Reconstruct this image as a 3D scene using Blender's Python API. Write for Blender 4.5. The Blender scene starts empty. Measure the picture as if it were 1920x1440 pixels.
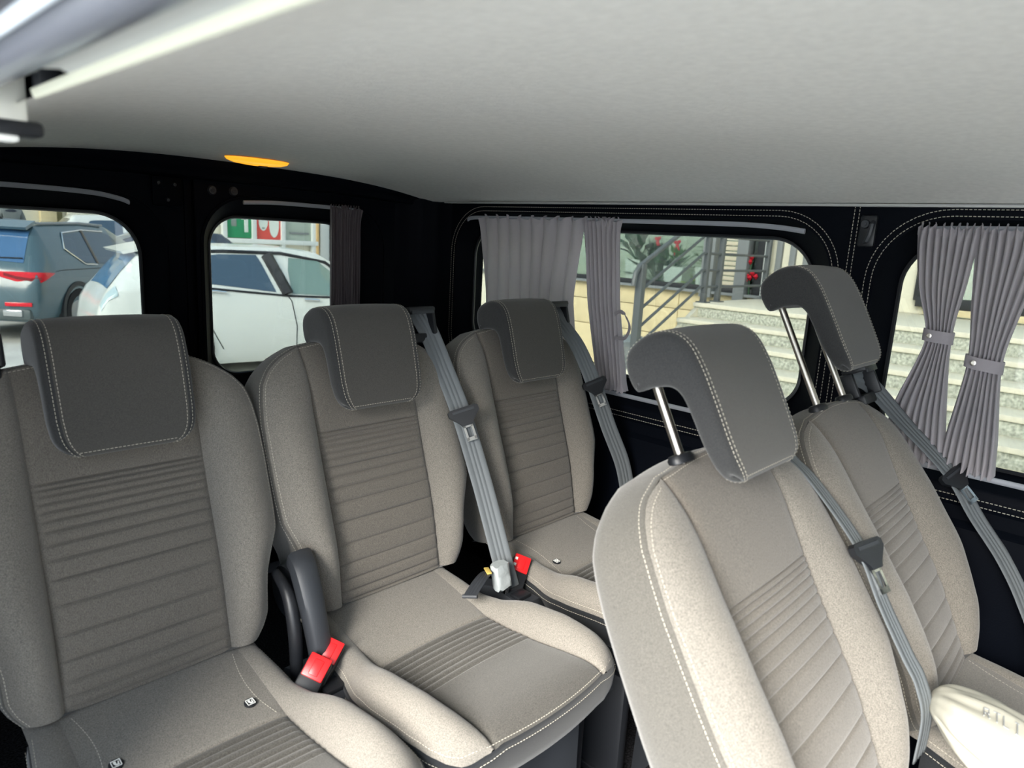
import bpy, bmesh, math, random
import numpy as np
from mathutils import Vector, Matrix

scene = bpy.context.scene
COL = scene.collection
random.seed(7)

# ------------------------------------------------------------------ camera
cam_d = bpy.data.cameras.new('camera')
cam = bpy.data.objects.new('camera', cam_d)
COL.objects.link(cam)
cam_d.sensor_width = 36.0
cam_d.lens = 1297.6 / 1920 * 36.0
cam_d.clip_start = 0.01
RT = Vector((0.6872, -0.7244, 0.0547)); UPV = Vector((0.1113, 0.1794, 0.9775)); FW = Vector((0.7178, 0.6657, -0.2039))
m = Matrix.Identity(4)
for i in range(3):
    m[i][0] = RT[i]; m[i][1] = UPV[i]; m[i][2] = -FW[i]
m.translation = Vector((-0.3391, -1.0248, 1.1109))
cam.matrix_world = m
cam_d.dof.use_dof = True
cam_d.dof.focus_distance = 1.75
cam_d.dof.aperture_fstop = 6.4
scene.camera = cam

# ------------------------------------------------------------------ light
world = bpy.data.worlds.new('world'); scene.world = world
world.use_nodes = True
wn = world.node_tree; wn.nodes.clear()
wo = wn.nodes.new('ShaderNodeOutputWorld'); wb = wn.nodes.new('ShaderNodeBackground')
tc = wn.nodes.new('ShaderNodeTexCoord'); sx = wn.nodes.new('ShaderNodeSeparateXYZ')
wr = wn.nodes.new('ShaderNodeValToRGB')
wn.links.new(tc.outputs['Generated'], sx.inputs[0]); wn.links.new(sx.outputs['Z'], wr.inputs[0])
wr.color_ramp.elements[0].position = 0.0; wr.color_ramp.elements[0].color = (0.92, 0.96, 1.0, 1)
wr.color_ramp.elements[1].position = 0.9; wr.color_ramp.elements[1].color = (0.52, 0.74, 1.0, 1)
wn.links.new(wr.outputs[0], wb.inputs['Color'])
wb.inputs['Strength'].default_value = 3.9
wn.links.new(wb.outputs[0], wo.inputs[0])
sun_d = bpy.data.lights.new('sun', 'SUN'); sun = bpy.data.objects.new('sun', sun_d); COL.objects.link(sun)
sun_d.energy = 14.0; sun_d.angle = math.radians(34); sun_d.color = (1.0, 0.95, 0.87)
sun.rotation_euler = Vector((0.86, 0.23, -0.51)).to_track_quat('-Z', 'Y').to_euler()
scene.view_settings.view_transform = 'Standard'
scene.view_settings.look = 'None'
scene.view_settings.exposure = 0.24
scene.view_settings.gamma = 1.0
scene.view_settings.use_curve_mapping = False
scene.cycles.max_bounces = 10
scene.cycles.diffuse_bounces = 5
scene.cycles.transparent_max_bounces = 16

# ------------------------------------------------------------------ materials
def srgb(r, g, b):
    def f(c):
        c /= 255.0
        return c / 12.92 if c <= 0.04045 else ((c + 0.055) / 1.055) ** 2.4
    return (f(r), f(g), f(b), 1.0)

def mat(name, col, rough=0.6, metal=0.0, spec=0.5, coat=0.0, bump=None, var=None, sheen=0.0, emit=None):
    """var=(scale, amount) colour mottling; bump=(scale, strength)"""
    M = bpy.data.materials.new(name); M.use_nodes = True
    nt = M.node_tree; b = nt.nodes['Principled BSDF']
    b.inputs['Base Color'].default_value = col
    b.inputs['Roughness'].default_value = rough
    b.inputs['Metallic'].default_value = metal
    b.inputs['Specular IOR Level'].default_value = spec
    b.inputs['Coat Weight'].default_value = coat
    b.inputs['Coat Roughness'].default_value = 0.08
    b.inputs['Sheen Weight'].default_value = sheen
    if emit:
        b.inputs['Emission Color'].default_value = emit[0]; b.inputs['Emission Strength'].default_value = emit[1]
    co = None
    if bump or var:
        co = nt.nodes.new('ShaderNodeTexCoord').outputs['Object']
    if var:
        n = nt.nodes.new('ShaderNodeTexNoise'); n.inputs['Scale'].default_value = var[0]; n.inputs['Detail'].default_value = 3
        nt.links.new(co, n.inputs['Vector'])
        r = nt.nodes.new('ShaderNodeValToRGB')
        a = var[1]
        r.color_ramp.elements[0].position = 0.3; r.color_ramp.elements[1].position = 0.7
        r.color_ramp.elements[0].color = tuple(c * (1 - a) for c in col[:3]) + (1,)
        r.color_ramp.elements[1].color = tuple(min(1, c * (1 + a)) for c in col[:3]) + (1,)
        nt.links.new(n.outputs['Fac'], r.inputs[0]); nt.links.new(r.outputs[0], b.inputs['Base Color'])
    if bump:
        n2 = nt.nodes.new('ShaderNodeTexNoise'); n2.inputs['Scale'].default_value = bump[0]; n2.inputs['Detail'].default_value = 2
        nt.links.new(co, n2.inputs['Vector'])
        bm_ = nt.nodes.new('ShaderNodeBump'); bm_.inputs['Strength'].default_value = bump[1]; bm_.inputs['Distance'].default_value = 0.002
        nt.links.new(n2.outputs['Fac'], bm_.inputs['Height']); nt.links.new(bm_.outputs[0], b.inputs['Normal'])
    return M

def fabric(name, c0, c1, scale=1000, stretch=(1, 1, 1), wave=None, bump=0.25):
    """melange seat cloth: fine fibre noise between two tones"""
    M = bpy.data.materials.new(name); M.use_nodes = True
    nt = M.node_tree; b = nt.nodes['Principled BSDF']
    b.inputs['Roughness'].default_value = 0.95; b.inputs['Specular IOR Level'].default_value = 0.15
    b.inputs['Sheen Weight'].default_value = 0.25; b.inputs['Sheen Roughness'].default_value = 0.5
    t = nt.nodes.new('ShaderNodeTexCoord'); mp = nt.nodes.new('ShaderNodeMapping'); mp.inputs['Scale'].default_value = stretch
    nt.links.new(t.outputs['Object'], mp.inputs[0])
    n = nt.nodes.new('ShaderNodeTexNoise'); n.inputs['Scale'].default_value = scale; n.inputs['Detail'].default_value = 4; n.inputs['Roughness'].default_value = 0.7
    nt.links.new(mp.outputs[0], n.inputs['Vector'])
    r = nt.nodes.new('ShaderNodeValToRGB')
    r.color_ramp.elements[0].position = 0.32; r.color_ramp.elements[1].position = 0.68
    r.color_ramp.elements[0].color = c0; r.color_ramp.elements[1].color = c1
    nt.links.new(n.outputs['Fac'], r.inputs[0]); nt.links.new(r.outputs[0], b.inputs['Base Color'])
    h = n.outputs['Fac']
    if wave:
        w = nt.nodes.new('ShaderNodeTexWave'); w.bands_direction = wave[0]; w.inputs['Scale'].default_value = wave[1]
        w.inputs['Distortion'].default_value = 0.6; w.inputs['Detail Scale'].default_value = 3
        nt.links.new(t.outputs['Object'], w.inputs['Vector'])
        h = w.outputs['Fac']
    bp = nt.nodes.new('ShaderNodeBump'); bp.inputs['Strength'].default_value = bump; bp.inputs['Distance'].default_value = 0.0015
    nt.links.new(h, bp.inputs['Height']); nt.links.new(bp.outputs[0], b.inputs['Normal'])
    return M

def glass(name, tint, refl=0.06):
    M = bpy.data.materials.new(name); M.use_nodes = True
    nt = M.node_tree; nt.nodes.remove(nt.nodes['Principled BSDF'])
    o = nt.nodes['Material Output']
    a = nt.nodes.new('ShaderNodeBsdfTransparent'); a.inputs[0].default_value = tint
    g = nt.nodes.new('ShaderNodeBsdfGlossy'); g.inputs['Roughness'].default_value = 0.02
    x = nt.nodes.new('ShaderNodeMixShader'); x.inputs[0].default_value = refl
    nt.links.new(a.outputs[0], x.inputs[1]); nt.links.new(g.outputs[0], x.inputs[2]); nt.links.new(x.outputs[0], o.inputs[0])
    return M

def cloth_translucent(name, col, tr=0.35):
    M = bpy.data.materials.new(name); M.use_nodes = True
    nt = M.node_tree; b = nt.nodes['Principled BSDF']; o = nt.nodes['Material Output']
    b.inputs['Base Color'].default_value = col; b.inputs['Roughness'].default_value = 0.7; b.inputs['Sheen Weight'].default_value = 0.3
    t = nt.nodes.new('ShaderNodeBsdfTranslucent'); t.inputs[0].default_value = col
    x = nt.nodes.new('ShaderNodeMixShader'); x.inputs[0].default_value = tr
    nt.links.new(b.outputs[0], x.inputs[1]); nt.links.new(t.outputs[0], x.inputs[2]); nt.links.new(x.outputs[0], o.inputs[0])
    return M

CLOTH = fabric('seat_cloth', srgb(87, 84, 79), srgb(135, 130, 122), scale=640)
CUSHI = fabric('cushion_insert_cloth', srgb(53, 52, 49), srgb(86, 83, 78), scale=620)
INSERT = fabric('seat_insert_cloth', srgb(79, 75, 70), srgb(120, 114, 106), scale=640, stretch=(1.6, 1, 0.7))
KNIT = fabric('seat_side_knit', srgb(68, 66, 62), srgb(98, 95, 89), scale=700, wave=('Z', 260), bump=0.35)
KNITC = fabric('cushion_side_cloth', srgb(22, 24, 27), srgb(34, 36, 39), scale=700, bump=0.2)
HEADC = fabric('headrest_cloth', srgb(58, 57, 55), srgb(80, 78, 74))
HEADS = fabric('headrest_side_knit', srgb(42, 43, 44), srgb(60, 60, 60), scale=700, bump=0.3)
THREAD = mat('thread', srgb(176, 170, 156), 0.85)
LEATHER = mat('black_leatherette', srgb(6, 9, 16), 0.55, spec=0.05, bump=(420, 0.15))
LEATHER2 = mat('black_leatherette_reveal', srgb(5, 7, 13), 0.6, spec=0.05, bump=(420, 0.15))
PLASTIC = mat('black_plastic', srgb(26, 28, 32), 0.42, bump=(900, 0.1))
PLASTIC2 = mat('charcoal_plastic', srgb(47, 50, 55), 0.5, bump=(900, 0.15))
GREYPL = mat('grey_plastic', srgb(120, 118, 114), 0.5)
RAIL = mat('grey_painted_rail', srgb(152, 155, 162), 0.45)
HEADLN = mat('headliner_cloth', srgb(218, 216, 211), 0.95, spec=0.1, bump=(300, 0.25), var=(90, 0.05))
CREAM = mat('cream_seal', srgb(196, 196, 178), 0.6)
SEALGREY = mat('pale_grey_flange', srgb(168, 169, 166), 0.5)
HEADER = mat('header_painted_metal', srgb(112, 114, 122), 0.28, coat=0.5)
STEEL = mat('satin_steel', srgb(205, 200, 190), 0.28, metal=1.0)
CHROME = mat('chrome', srgb(225, 225, 225), 0.12, metal=1.0)
RED = mat('red_button', srgb(228, 30, 34), 0.35)
WHITE = mat('white_print', srgb(235, 235, 230), 0.6)
CARPET = mat('carpet', srgb(38, 38, 40), 1.0, spec=0.0, bump=(160, 1.0), var=(220, 0.7))
TINT = glass('tinted_pane', (0.41, 0.425, 0.412, 1), 0.03)
CURT = cloth_translucent('curtain_cloth', srgb(180, 174, 179), 0.36)
BELT = mat('belt_webbing', srgb(104, 109, 112), 0.6, spec=0.4, bump=(700, 0.3))

# ------------------------------------------------------------------ helpers
def link(name, me, material=None, parent=None, smooth=True):
    if material is not None: me.materials.append(material)
    if smooth:
        me.polygons.foreach_set('use_smooth', [True] * len(me.polygons))
    o = bpy.data.objects.new(name, me); COL.objects.link(o)
    if parent: o.parent = parent
    return o

def pyd(name, verts, faces, material=None, parent=None, smooth=True, fix=False):
    me = bpy.data.meshes.new(name)
    me.from_pydata([tuple(v) for v in verts], [], faces)
    if fix:
        b = bmesh.new(); b.from_mesh(me); bmesh.ops.recalc_face_normals(b, faces=b.faces[:]); b.to_mesh(me); b.free()
    me.update()
    return link(name, me, material, parent, smooth)

def gridf(nr, nc, cu=False, off=0, flip=False):
    f = []
    for i in range(nr - 1):
        for j in range(nc if cu else nc - 1):
            k = (j + 1) % nc
            q = (off + i * nc + j, off + i * nc + k, off + (i + 1) * nc + k, off + (i + 1) * nc + j)
            f.append(q[::-1] if flip else q)
    return f

class MB:
    """collects pieces that form one mesh"""
    def __init__(s): s.v = []; s.f = []
    def add(s, v, f):
        o = len(s.v); s.v += [tuple(p) for p in v]; s.f += [tuple(i + o for i in q) for q in f]; return s
    def grid(s, rows, cu=False, flip=False, caps=False):
        nr, nc = len(rows), len(rows[0]); o = len(s.v)
        s.v += [tuple(p) for r in rows for p in r]
        s.f += gridf(nr, nc, cu, o, flip)
        if caps:
            s.f.append(tuple(range(o, o + nc))[::-1]); s.f.append(tuple(range(o + (nr - 1) * nc, o + nr * nc)))
        return s
    def box(s, c, d, R=None, bev=0.0):
        x, y, z = (k / 2 for k in d)
        b = bmesh.new()
        bmesh.ops.create_cube(b, size=1.0)
        for v in b.verts: v.co = Vector((v.co.x * d[0], v.co.y * d[1], v.co.z * d[2]))
        if bev: bmesh.ops.bevel(b, geom=b.edges[:], offset=bev, segments=2, affect='EDGES', profile=0.5)
        vs = []
        b.verts.index_update()
        for v in b.verts:
            p = v.co.copy()
            if R is not None: p = R @ p
            vs.append(tuple(p + Vector(c)))
        fs = [tuple(v.index for v in f.verts) for f in b.faces]
        b.free()
        return s.add(vs, fs)
    def tube(s, pts, r, n=8, caps=True):
        pts = [Vector(p) for p in pts]; rows = []
        up = None
        for i, p in enumerate(pts):
            t = (pts[min(i + 1, len(pts) - 1)] - pts[max(i - 1, 0)]).normalized()
            if up is None:
                up = t.orthogonal().normalized()
            up = (up - t * up.dot(t)).normalized(); bi = t.cross(up)
            rr = r[i] if isinstance(r, (list, tuple)) else r
            rows.append([p + (up * math.cos(a) + bi * math.sin(a)) * rr for a in [2 * math.pi * k / n for k in range(n)]])
        return s.grid(rows, cu=True, caps=caps)
    def disc(s, c, axis, r, h, n=20, r2=None):
        c = Vector(c); a = Vector(axis).normalized()
        return s.tube([c, c + a * h], [r, r if r2 is None else r2], n)
    def prism(s, poly, a, b):
        """poly of 3d points offset by vectors a and b"""
        n = len(poly); a = Vector(a); b = Vector(b)
        v = [Vector(p) + a for p in poly] + [Vector(p) + b for p in poly]
        f = [tuple(range(n))[::-1], tuple(range(n, 2 * n))] + [(i, (i + 1) % n, n + (i + 1) % n, n + i) for i in range(n)]
        return s.add(v, f)
    def build(s, name, material, parent=None, smooth=True, fix=True, auto=True):
        o = pyd(name, s.v, s.f, material, parent, smooth, fix)
        if smooth and auto: sharp(o)
        return o

def sharp(o, ang=40):
    b = bmesh.new(); b.from_mesh(o.data)
    for e in b.edges:
        if len(e.link_faces) == 2:
            e.smooth = e.calc_face_angle(0) < math.radians(ang)
    b.to_mesh(o.data); b.free()

def cr(pts, n=8, closed=False):
    """Catmull-Rom through points"""
    P = [np.array(p, float) for p in pts]; out = []
    m_ = len(P)
    for i in range(m_ if closed else m_ - 1):
        if closed: a, b, c, d = P[i - 1], P[i], P[(i + 1) % m_], P[(i + 2) % m_]
        else: a, b, c, d = P[max(i - 1, 0)], P[i], P[i + 1], P[min(i + 2, m_ - 1)]
        for k in range(n):
            t = k / n
            out.append(0.5 * (2 * b + (c - a) * t + (2 * a - 5 * b + 4 * c - d) * t * t + (3 * b - a - 3 * c + d) * t ** 3))
    if not closed: out.append(P[-1])
    return out

def dashes(mb, pts, nrm, step=0.0055, ln=0.0038, w=0.0011, h=0.0009):
    """stitch dashes along a polyline; nrm: matching list of surface normals"""
    P = np.array(pts, float); N = np.array(nrm, float)
    if N.ndim == 1: N = np.repeat(N[None], len(P), 0)
    s = np.concatenate([[0], np.cumsum(np.linalg.norm(np.diff(P, axis=0), axis=1))])
    t = 0.0
    def at(q): return np.array([np.interp(q, s, P[:, k]) for k in range(3)]), np.array([np.interp(q, s, N[:, k]) for k in range(3)])
    while t + ln < s[-1]:
        a, n1 = at(t); b, n2 = at(t + ln)
        d = b - a; L = np.linalg.norm(d)
        if L > 1e-6:
            n = n1 / (np.linalg.norm(n1) + 1e-9); sd = np.cross(d / L, n) * w * 0.5; up = n * h
            mb.add([a - sd, a + sd, b + sd, b - sd, (a + b) / 2 - sd * .6 + up, (a + b) / 2 + sd * .6 + up],
                   [(0, 1, 5, 4), (1, 2, 5), (2, 3, 4, 5), (3, 0, 4)])
        t += step

def tag(o, label=None, cat=None, group=None, kind=None):
    if label: o['label'] = label
    if cat: o['category'] = cat
    if group: o['group'] = group
    if kind: o['kind'] = kind
    return o

def empty(name, loc=(0, 0, 0), rz=0.0):
    o = bpy.data.objects.new(name, None); o.empty_display_size = 0.05; COL.objects.link(o)
    o.location = loc; o.rotation_euler = (0, 0, rz)
    return o

def copy_tree(o, parent=None):
    c = o.copy(); COL.objects.link(c)
    if parent is not None: c.parent = parent
    for ch in [x for x in COL.objects if x.parent == o]:
        copy_tree(ch, c)
    return c

def struct(o): o['kind'] = 'structure'; return o

def rrect(x0, x1, y0, y1, r, n=8):
    """rounded rectangle; r = (bl, br, tr, tl)"""
    P = []
    for (cx, cy, rr, a0) in ((x0 + r[0], y0 + r[0], r[0], 180), (x1 - r[1], y0 + r[1], r[1], 270), (x1 - r[2], y1 - r[2], r[2], 0), (x0 + r[3], y1 - r[3], r[3], 90)):
        for k in range(n + 1):
            a = math.radians(a0 + 90 * k / n); P.append((cx + rr * math.cos(a), cy + rr * math.sin(a)))
    return P

def holed(name, outer, holes, fn, material, parent=None):
    """flat sheet with holes; fn maps (a,b) -> 3d"""
    b = bmesh.new(); es = []
    for loop in [outer] + holes:
        vs = [b.verts.new(fn(*p)) for p in loop]
        es += [b.edges.new((vs[i], vs[(i + 1) % len(vs)])) for i in range(len(vs))]
    bmesh.ops.triangle_fill(b, use_beauty=True, use_dissolve=False, edges=es)
    me = bpy.data.meshes.new(name); b.to_mesh(me); b.free()
    return link(name, me, material, parent, smooth=False)

# ================================================================== VAN SHELL
XW = 1.28      # right inner wall
YR = 0.92      # rear door trim plane
def ceil_z(x):
    t = (x - 0.56) / 0.73
    z = 1.286 - 0.062 * abs(t) ** 2.6
    if x < 0.0: z -= 0.028 * ((0.0 - x) / 0.2) ** 2
    return z
XL = -0.212
# headliner: one continuous moulded board
xs = [XL + (XW - 0.004 - XL) * i / 48 for i in range(49)]
ys = [-2.35 + (0.88 + 2.35) * i / 36 for i in range(37)]
def cz(x, y):
    z = ceil_z(x)
    if y > 0.70: z -= 0.012 * ((y - 0.70) / 0.18) ** 2
    return z + 0.0012 * math.sin(7 * x + 3 * y) * math.sin(5 * y)
mb = MB()
mb.grid([[(x, y, cz(x, y)) for x in xs] for y in ys])
struct(mb.build('ceiling', HEADLN, fix=False, auto=False))
# outer roof skin (keeps the sky out)
mb = MB(); mb.grid([[(x, y, 1.37 - 0.05 * abs((x - 0.5) / 0.9) ** 2.5) for x in [-0.42 + 1.86 * i / 12 for i in range(13)]] for y in (-2.4, -1, 0, 1.02)])
struct(mb.build('trim_1', LEATHER2, fix=False))
# thin pale edging where the headliner meets the right wall
mb = MB(); mb.box((XW - 0.008, -0.72, ceil_z(XW) - 0.003), (0.014, 3.2, 0.006), bev=0.001)
struct(mb.build('trim_2', SEALGREY))

# floor
mb = MB(); mb.box((0.44, -0.75, -0.02), (1.78, 3.4, 0.04))
fl = struct(mb.build('floor', CARPET))
# right wall: leatherette panels with two window openings
H1 = rrect(-0.468, 0.775, 0.672, 1.192, (0.10, 0.12, 0.13, 0.13), 10)
H2 = rrect(-1.56, -0.560, 0.672, 1.198, (0.10, 0.10, 0.13, 0.15), 10)
G1 = rrect(-0.415, 0.735, 0.742, 1.150, (0.08, 0.09, 0.10, 0.11), 10)
G2 = rrect(-1.52, -0.598, 0.706, 1.160, (0.08, 0.11, 0.10, 0.11), 10)
wr_out = [(0.93, 0.0), (0.93, 1.235), (-1.62, 1.235), (-1.62, 0.0)]
wall_r = struct(holed('wall_right', wr_out, [H1, H2], lambda a, b: (XW, a, b), LEATHER))
mb = MB(); mb.box((XW + 0.10, -0.4, 0.3), (0.02, 2.8, 0.6)); mb.box((XW + 0.085, -0.515, 0.95), (0.05, 0.11, 0.6)); mb.box((XW + 0.1, -0.4, 1.26), (0.02, 2.9, 0.12))
mb.box((XW + 0.085, 0.86, 0.95), (0.05, 0.22, 0.6)); mb.box((XW + 0.085, -1.60, 0.95), (0.05, 0.14, 0.6)); mb.build('outer_skin', LEATHER2, wall_r)
def reveal(name, hole, gl, parent, plane):
    rows = []
    n = len(hole)
    A = [plane(0, *p) for p in hole]; B = [plane(1, *p) for p in gl]
    def lp(t, k): return [tuple(np.array(A[i]) * (1 - t) + np.array(B[i]) * t + np.array(k)) for i in range(n)]
    rows = [A, lp(0.10, (0, 0, 0)), lp(0.92, (0, 0, 0)), B]
    mb = MB(); mb.grid(rows, cu=True); return mb.build(name, LEATHER2, parent, fix=False, auto=False)
def rightplane(t, a, b): return (XW + (0.0 if t == 0 else 0.058), a, b)
def pane(name, gl, fn, parent, material=TINT, th=0.004, axis=0):
    n = len(gl); v = [fn(*p) for p in gl]; d = [0, 0, 0]; d[axis] = th
    mb = MB(); mb.prism(v, (0, 0, 0), d); return mb.build(name, material, parent, smooth=False)
def gasket(gl, fn, parent, r=0.006, material=PLASTIC):
    mb = MB(); P = [fn(*p) for p in gl]; mb.tube(P + [P[0]], r, 6, caps=False); return mb.build('gasket', material, parent)
for i, (h, g) in enumerate(((H1, G1), (H2, G2))):
    w = struct(reveal('window_%d' % (i + 1), h, g, None, rightplane))
    pane('pane', g, lambda a, b: (XW + 0.060, a, b), w)
    gasket(g, lambda a, b: (XW + 0.057, a, b), w, 0.005)
# stitched piping round the openings and the seams of the right wall
st = MB()
def offs(poly, d):
    P = np.array(poly); n = len(P); out = []
    for i in range(n):
        t = P[(i + 1) % n] - P[i - 1]; t /= np.linalg.norm(t) + 1e-9
        out.append(P[i] + np.array((t[1], -t[0])) * d)
    return out
for h in (H1, H2):
    for d in (0.006, 0.019):
        q = offs(h, d); q.append(q[0])
        dashes(st, [(XW - 0.0008, a, b) for a, b in q], (-1, 0, 0), 0.0075, 0.005, 0.0015, 0.0008)
for y in (-0.501, -0.511):
    dashes(st, [(XW - 0.0008, y, 0.70), (XW - 0.0008, y, 1.225)], (-1, 0, 0), 0.0075, 0.005, 0.0015, 0.0008)
for z in (0.653, 0.640, ):
    dashes(st, [(XW - 0.0058, 0.6, z), (XW - 0.0058, -1.5, z - 0.004)], (-1, 0, 0), 0.0075, 0.005, 0.0015, 0.0008)
s = st.build('stitching', THREAD, wall_r, smooth=False, fix=False); s['kind'] = 'stuff'
# sill cushion strip and lower panel relief
mb = MB()
def sweep_y(mb, prof, y0, y1, n=2):
    mb.grid([[(x, y0 + (y1 - y0) * k / (n - 1), z) for x, z in prof] for k in range(n)])
sweep_y(mb, [(XW - 0.001, 0.672), (XW - 0.005, 0.667), (XW - 0.006, 0.640), (XW - 0.004, 0.632), (XW - 0.0012, 0.628)], 0.8, -1.6)
sweep_y(mb, [(XW - 0.001, 0.600), (XW - 0.016, 0.588), (XW - 0.020, 0.55), (XW - 0.020, 0.30), (XW - 0.012, 0.27), (XW - 0.001, 0.26)], 0.85, -1.6)
mb.build('padded_panel', LEATHER, wall_r, fix=False)

# rear doors: trim with two openings
J1 = rrect(-0.33, 0.385, 0.60, 1.168, (0.10, 0.08, 0.13, 0.13), 10)
J2 = rrect(0.485, 1.080, 0.60, 1.182, (0.09, 0.10, 0.13, 0.13), 10)
K1 = rrect(-0.28, 0.338, 0.672, 1.122, (0.08, 0.07, 0.11, 0.11), 10)
K2 = rrect(0.520, 0.985, 0.672, 1.132, (0.08, 0.10, 0.10, 0.085), 10)
def rearplane(t, a, b): return (a, YR + (0.0 if t == 0 else 0.05), b)
doors = []
for i, (x0, x1, h, g) in enumerate(((-0.40, 0.437, J1, K1), (0.462, 1.20, J2, K2))):
    d = struct(holed('door_%d' % (i + 1), [(x0, 0.05), (x1, 0.05), (x1, 1.225), (x0, 1.225)], [h], lambda a, b: (a, YR, b), LEATHER))
    doors.append(d)
    mb = MB(); mb.box((x0 + 0.001, YR + 0.03, 0.64), (0.002, 0.06, 1.17)); mb.box((x1 - 0.001, YR + 0.03, 0.64), (0.002, 0.06, 1.17)); mb.build('door_edge', LEATHER2, d)
    w = struct(reveal('window_%d' % (i + 3), h, g, None, rearplane))
    pane('pane', g, lambda a, b: (a, YR + 0.052, b), w, axis=1)
    gasket(g, lambda a, b: (a, YR + 0.049, b), w, 0.005)
    st = MB(); q = offs(h, -0.008) if False else offs(h, 0.008); q.append(q[0])
    mb = MB(); mb.tube([(a, YR - 0.001, b) for a, b in q], 0.0022, 5, caps=False); mb.build('piping', LEATHER2, d)
# weather strip between the doors, header above them
mb = MB(); mb.box((0.4495, YR + 0.02, 0.64), (0.022, 0.03, 1.17), bev=0.004)
struct(mb.build('trim_3', LEATHER2))
mb = MB()
prof = [(0.875, 1.30), (0.878, 1.262), (0.884, 1.245), (0.895, 1.238), (0.893, 1.232), (0.898, 1.226), (0.925, 1.222)]
mb.grid([[(x, y, z - 0.05 * max(0, abs((x - 0.5) / 0.8)) ** 3 * (1 if z > 1.25 else 0.5)) for (y, z) in prof] for x in [-0.42 + 1.72 * k / 24 for k in range(25)]])
struct(mb.build('wall_rear', LEATHER, fix=False, auto=False))
mb = MB(); mb.box((0.44, YR + 0.09, 0.3), (1.78, 0.02, 0.66)); mb.box((0.44, YR + 0.09, 1.26), (1.78, 0.02, 0.22)); mb.box((0.44, YR + 0.09, 0.9), (0.12, 0.02, 1.0))
mb.box((1.20, YR + 0.09, 0.9), (0.26, 0.02, 1.0)); mb.box((-0.37, YR + 0.09, 0.9), (0.16, 0.02, 1.0))
struct(mb.build('trim_4', LEATHER2))
# rear right corner pillar: padded column with a vertical fold
mb = MB(); rows = []
for z in (0.0, 0.6, 0.9, 1.05, 1.15, 1.235):
    k = (z / 1.235)
    rows.append([(XW - 0.0, 0.80, z), (XW - 0.012, 0.815, z), (XW - 0.02, 0.84, z), (XW - 0.035, 0.862, z), (XW - 0.065, 0.868, z), (XW - 0.085, 0.885, z), (XW - 0.10, 0.905, z), (XW - 0.13, 0.908, z), (XW - 0.15, 0.921, z)])
mb.grid(rows); struct(mb.build('trim_5', LEATHER, fix=False, auto=False))
# left wall: rear quarter and front quarter beside the open sliding door
mb = MB(); mb.box((-0.42, 0.36, 0.62), (0.03, 1.32, 1.32)); mb.box((-0.42, -1.62, 0.98), (0.03, 0.12, 0.6))
struct(mb.build('wall_left', LEATHER))
mb = MB(); mb.box((0.44, -2.42, 0.62), (1.78, 0.04, 1.3)); mb.box((XW + 0.05, -2.0, 0.35), (0.04, 0.9, 0.8)); mb.box((XW + 0.05, -1.66, 0.98), (0.04, 0.1, 0.6))  # unseen closed front, added to block windscreen light; plus right front quarter
struct(mb.build('wall_front_light_blocker', LEATHER))
# sliding door header on the left: seal lip, pale flange, painted tube
def header(name, prof, material, y0=-1.5, y1=0.88, n=10):
    mb = MB(); mb.grid([[(x, y0 + (y1 - y0) * k / (n - 1), z) for x, z in prof] for k in range(n)])
    return struct(mb.build(name, material, fix=False, auto=False))
header('trim_6', [(-0.2085, 1.1865), (-0.2105, 1.1820), (-0.2130, 1.1805), (-0.2150, 1.1820), (-0.2160, 1.186)], CREAM, y1=-0.49)
header('trim_7', [(-0.2160, 1.186), (-0.220, 1.1875), (-0.2295, 1.1860)], SEALGREY, y1=-0.57)
header('trim_8', [(-0.205, 1.215), (-0.214, 1.196), (-0.2285, 1.194), (-0.2305, 1.185), (-0.237, 1.1805), (-0.245, 1.180), (-0.251, 1.183), (-0.2535, 1.189), (-0.2545, 1.1965)], HEADER)
header('trim_9', [(-0.2535, 1.194), (-0.2550, 1.1885), (-0.2570, 1.1865), (-0.2590, 1.1875), (-0.2605, 1.195)], mat('bright_seal', srgb(206, 212, 220), 0.3))
header('trim_10', [(-0.2595, 1.193), (-0.265, 1.1915), (-0.285, 1.195), (-0.30, 1.20), (-0.36, 1.26), (-0.42, 1.30), (-0.44, 1.36)], mat('dark_roof_rail', srgb(74, 72, 76), 0.5))

# curtain rods and lower rails
def rod(name, pts, label, r=(0.004, 0.008), parent=None, nrm='x'):
    P = cr(pts, 6); rows = []
    for i, p in enumerate(P):
        a, b = r
        ring = [(a * math.cos(t), b * math.sin(t)) for t in [2 * math.pi * k / 10 for k in range(10)]]
        if nrm == 'x': rows.append([(p[0] + u, p[1], p[2] + v) for u, v in ring])
        else: rows.append([(p[0], p[1] + u, p[2] + v) for u, v in ring])
    mb = MB(); mb.grid(rows, cu=True, caps=True)
    o = mb.build(name, RAIL); return tag(o, label, 'curtain rail', 'curtain rails')
XC = 1.268
rod('curtain_rail', [(XC, 0.705, 1.168), (XC, 0.685, 1.174), (XC, 0.60, 1.176), (XC, 0.2, 1.177), (XC, -0.2, 1.177), (XC, -0.33, 1.173), (XC, -0.405, 1.165)], 'grey top curtain rail above the side window behind the rear seats', (0.004, 0.006))
rod('curtain_rail', [(XC, -0.632, 1.172), (XC, -0.70, 1.178), (XC, -1.0, 1.181), (XC, -1.48, 1.178)], 'pale top curtain rail above the side window with tied curtains', (0.004, 0.007))
rod('curtain_rail', [(XC, 0.70, 0.703), (XC, 0.1, 0.701), (XC, -0.40, 0.700)], 'grey lower curtain rail below the side window with stairs view', (0.004, 0.006))
rod('curtain_rail', [(XC, -0.60, 0.700), (XC, -1.0, 0.699), (XC, -1.5, 0.699)], 'grey lower curtain rail under the two tied curtains', (0.004, 0.006))
YC = YR - 0.012
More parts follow.
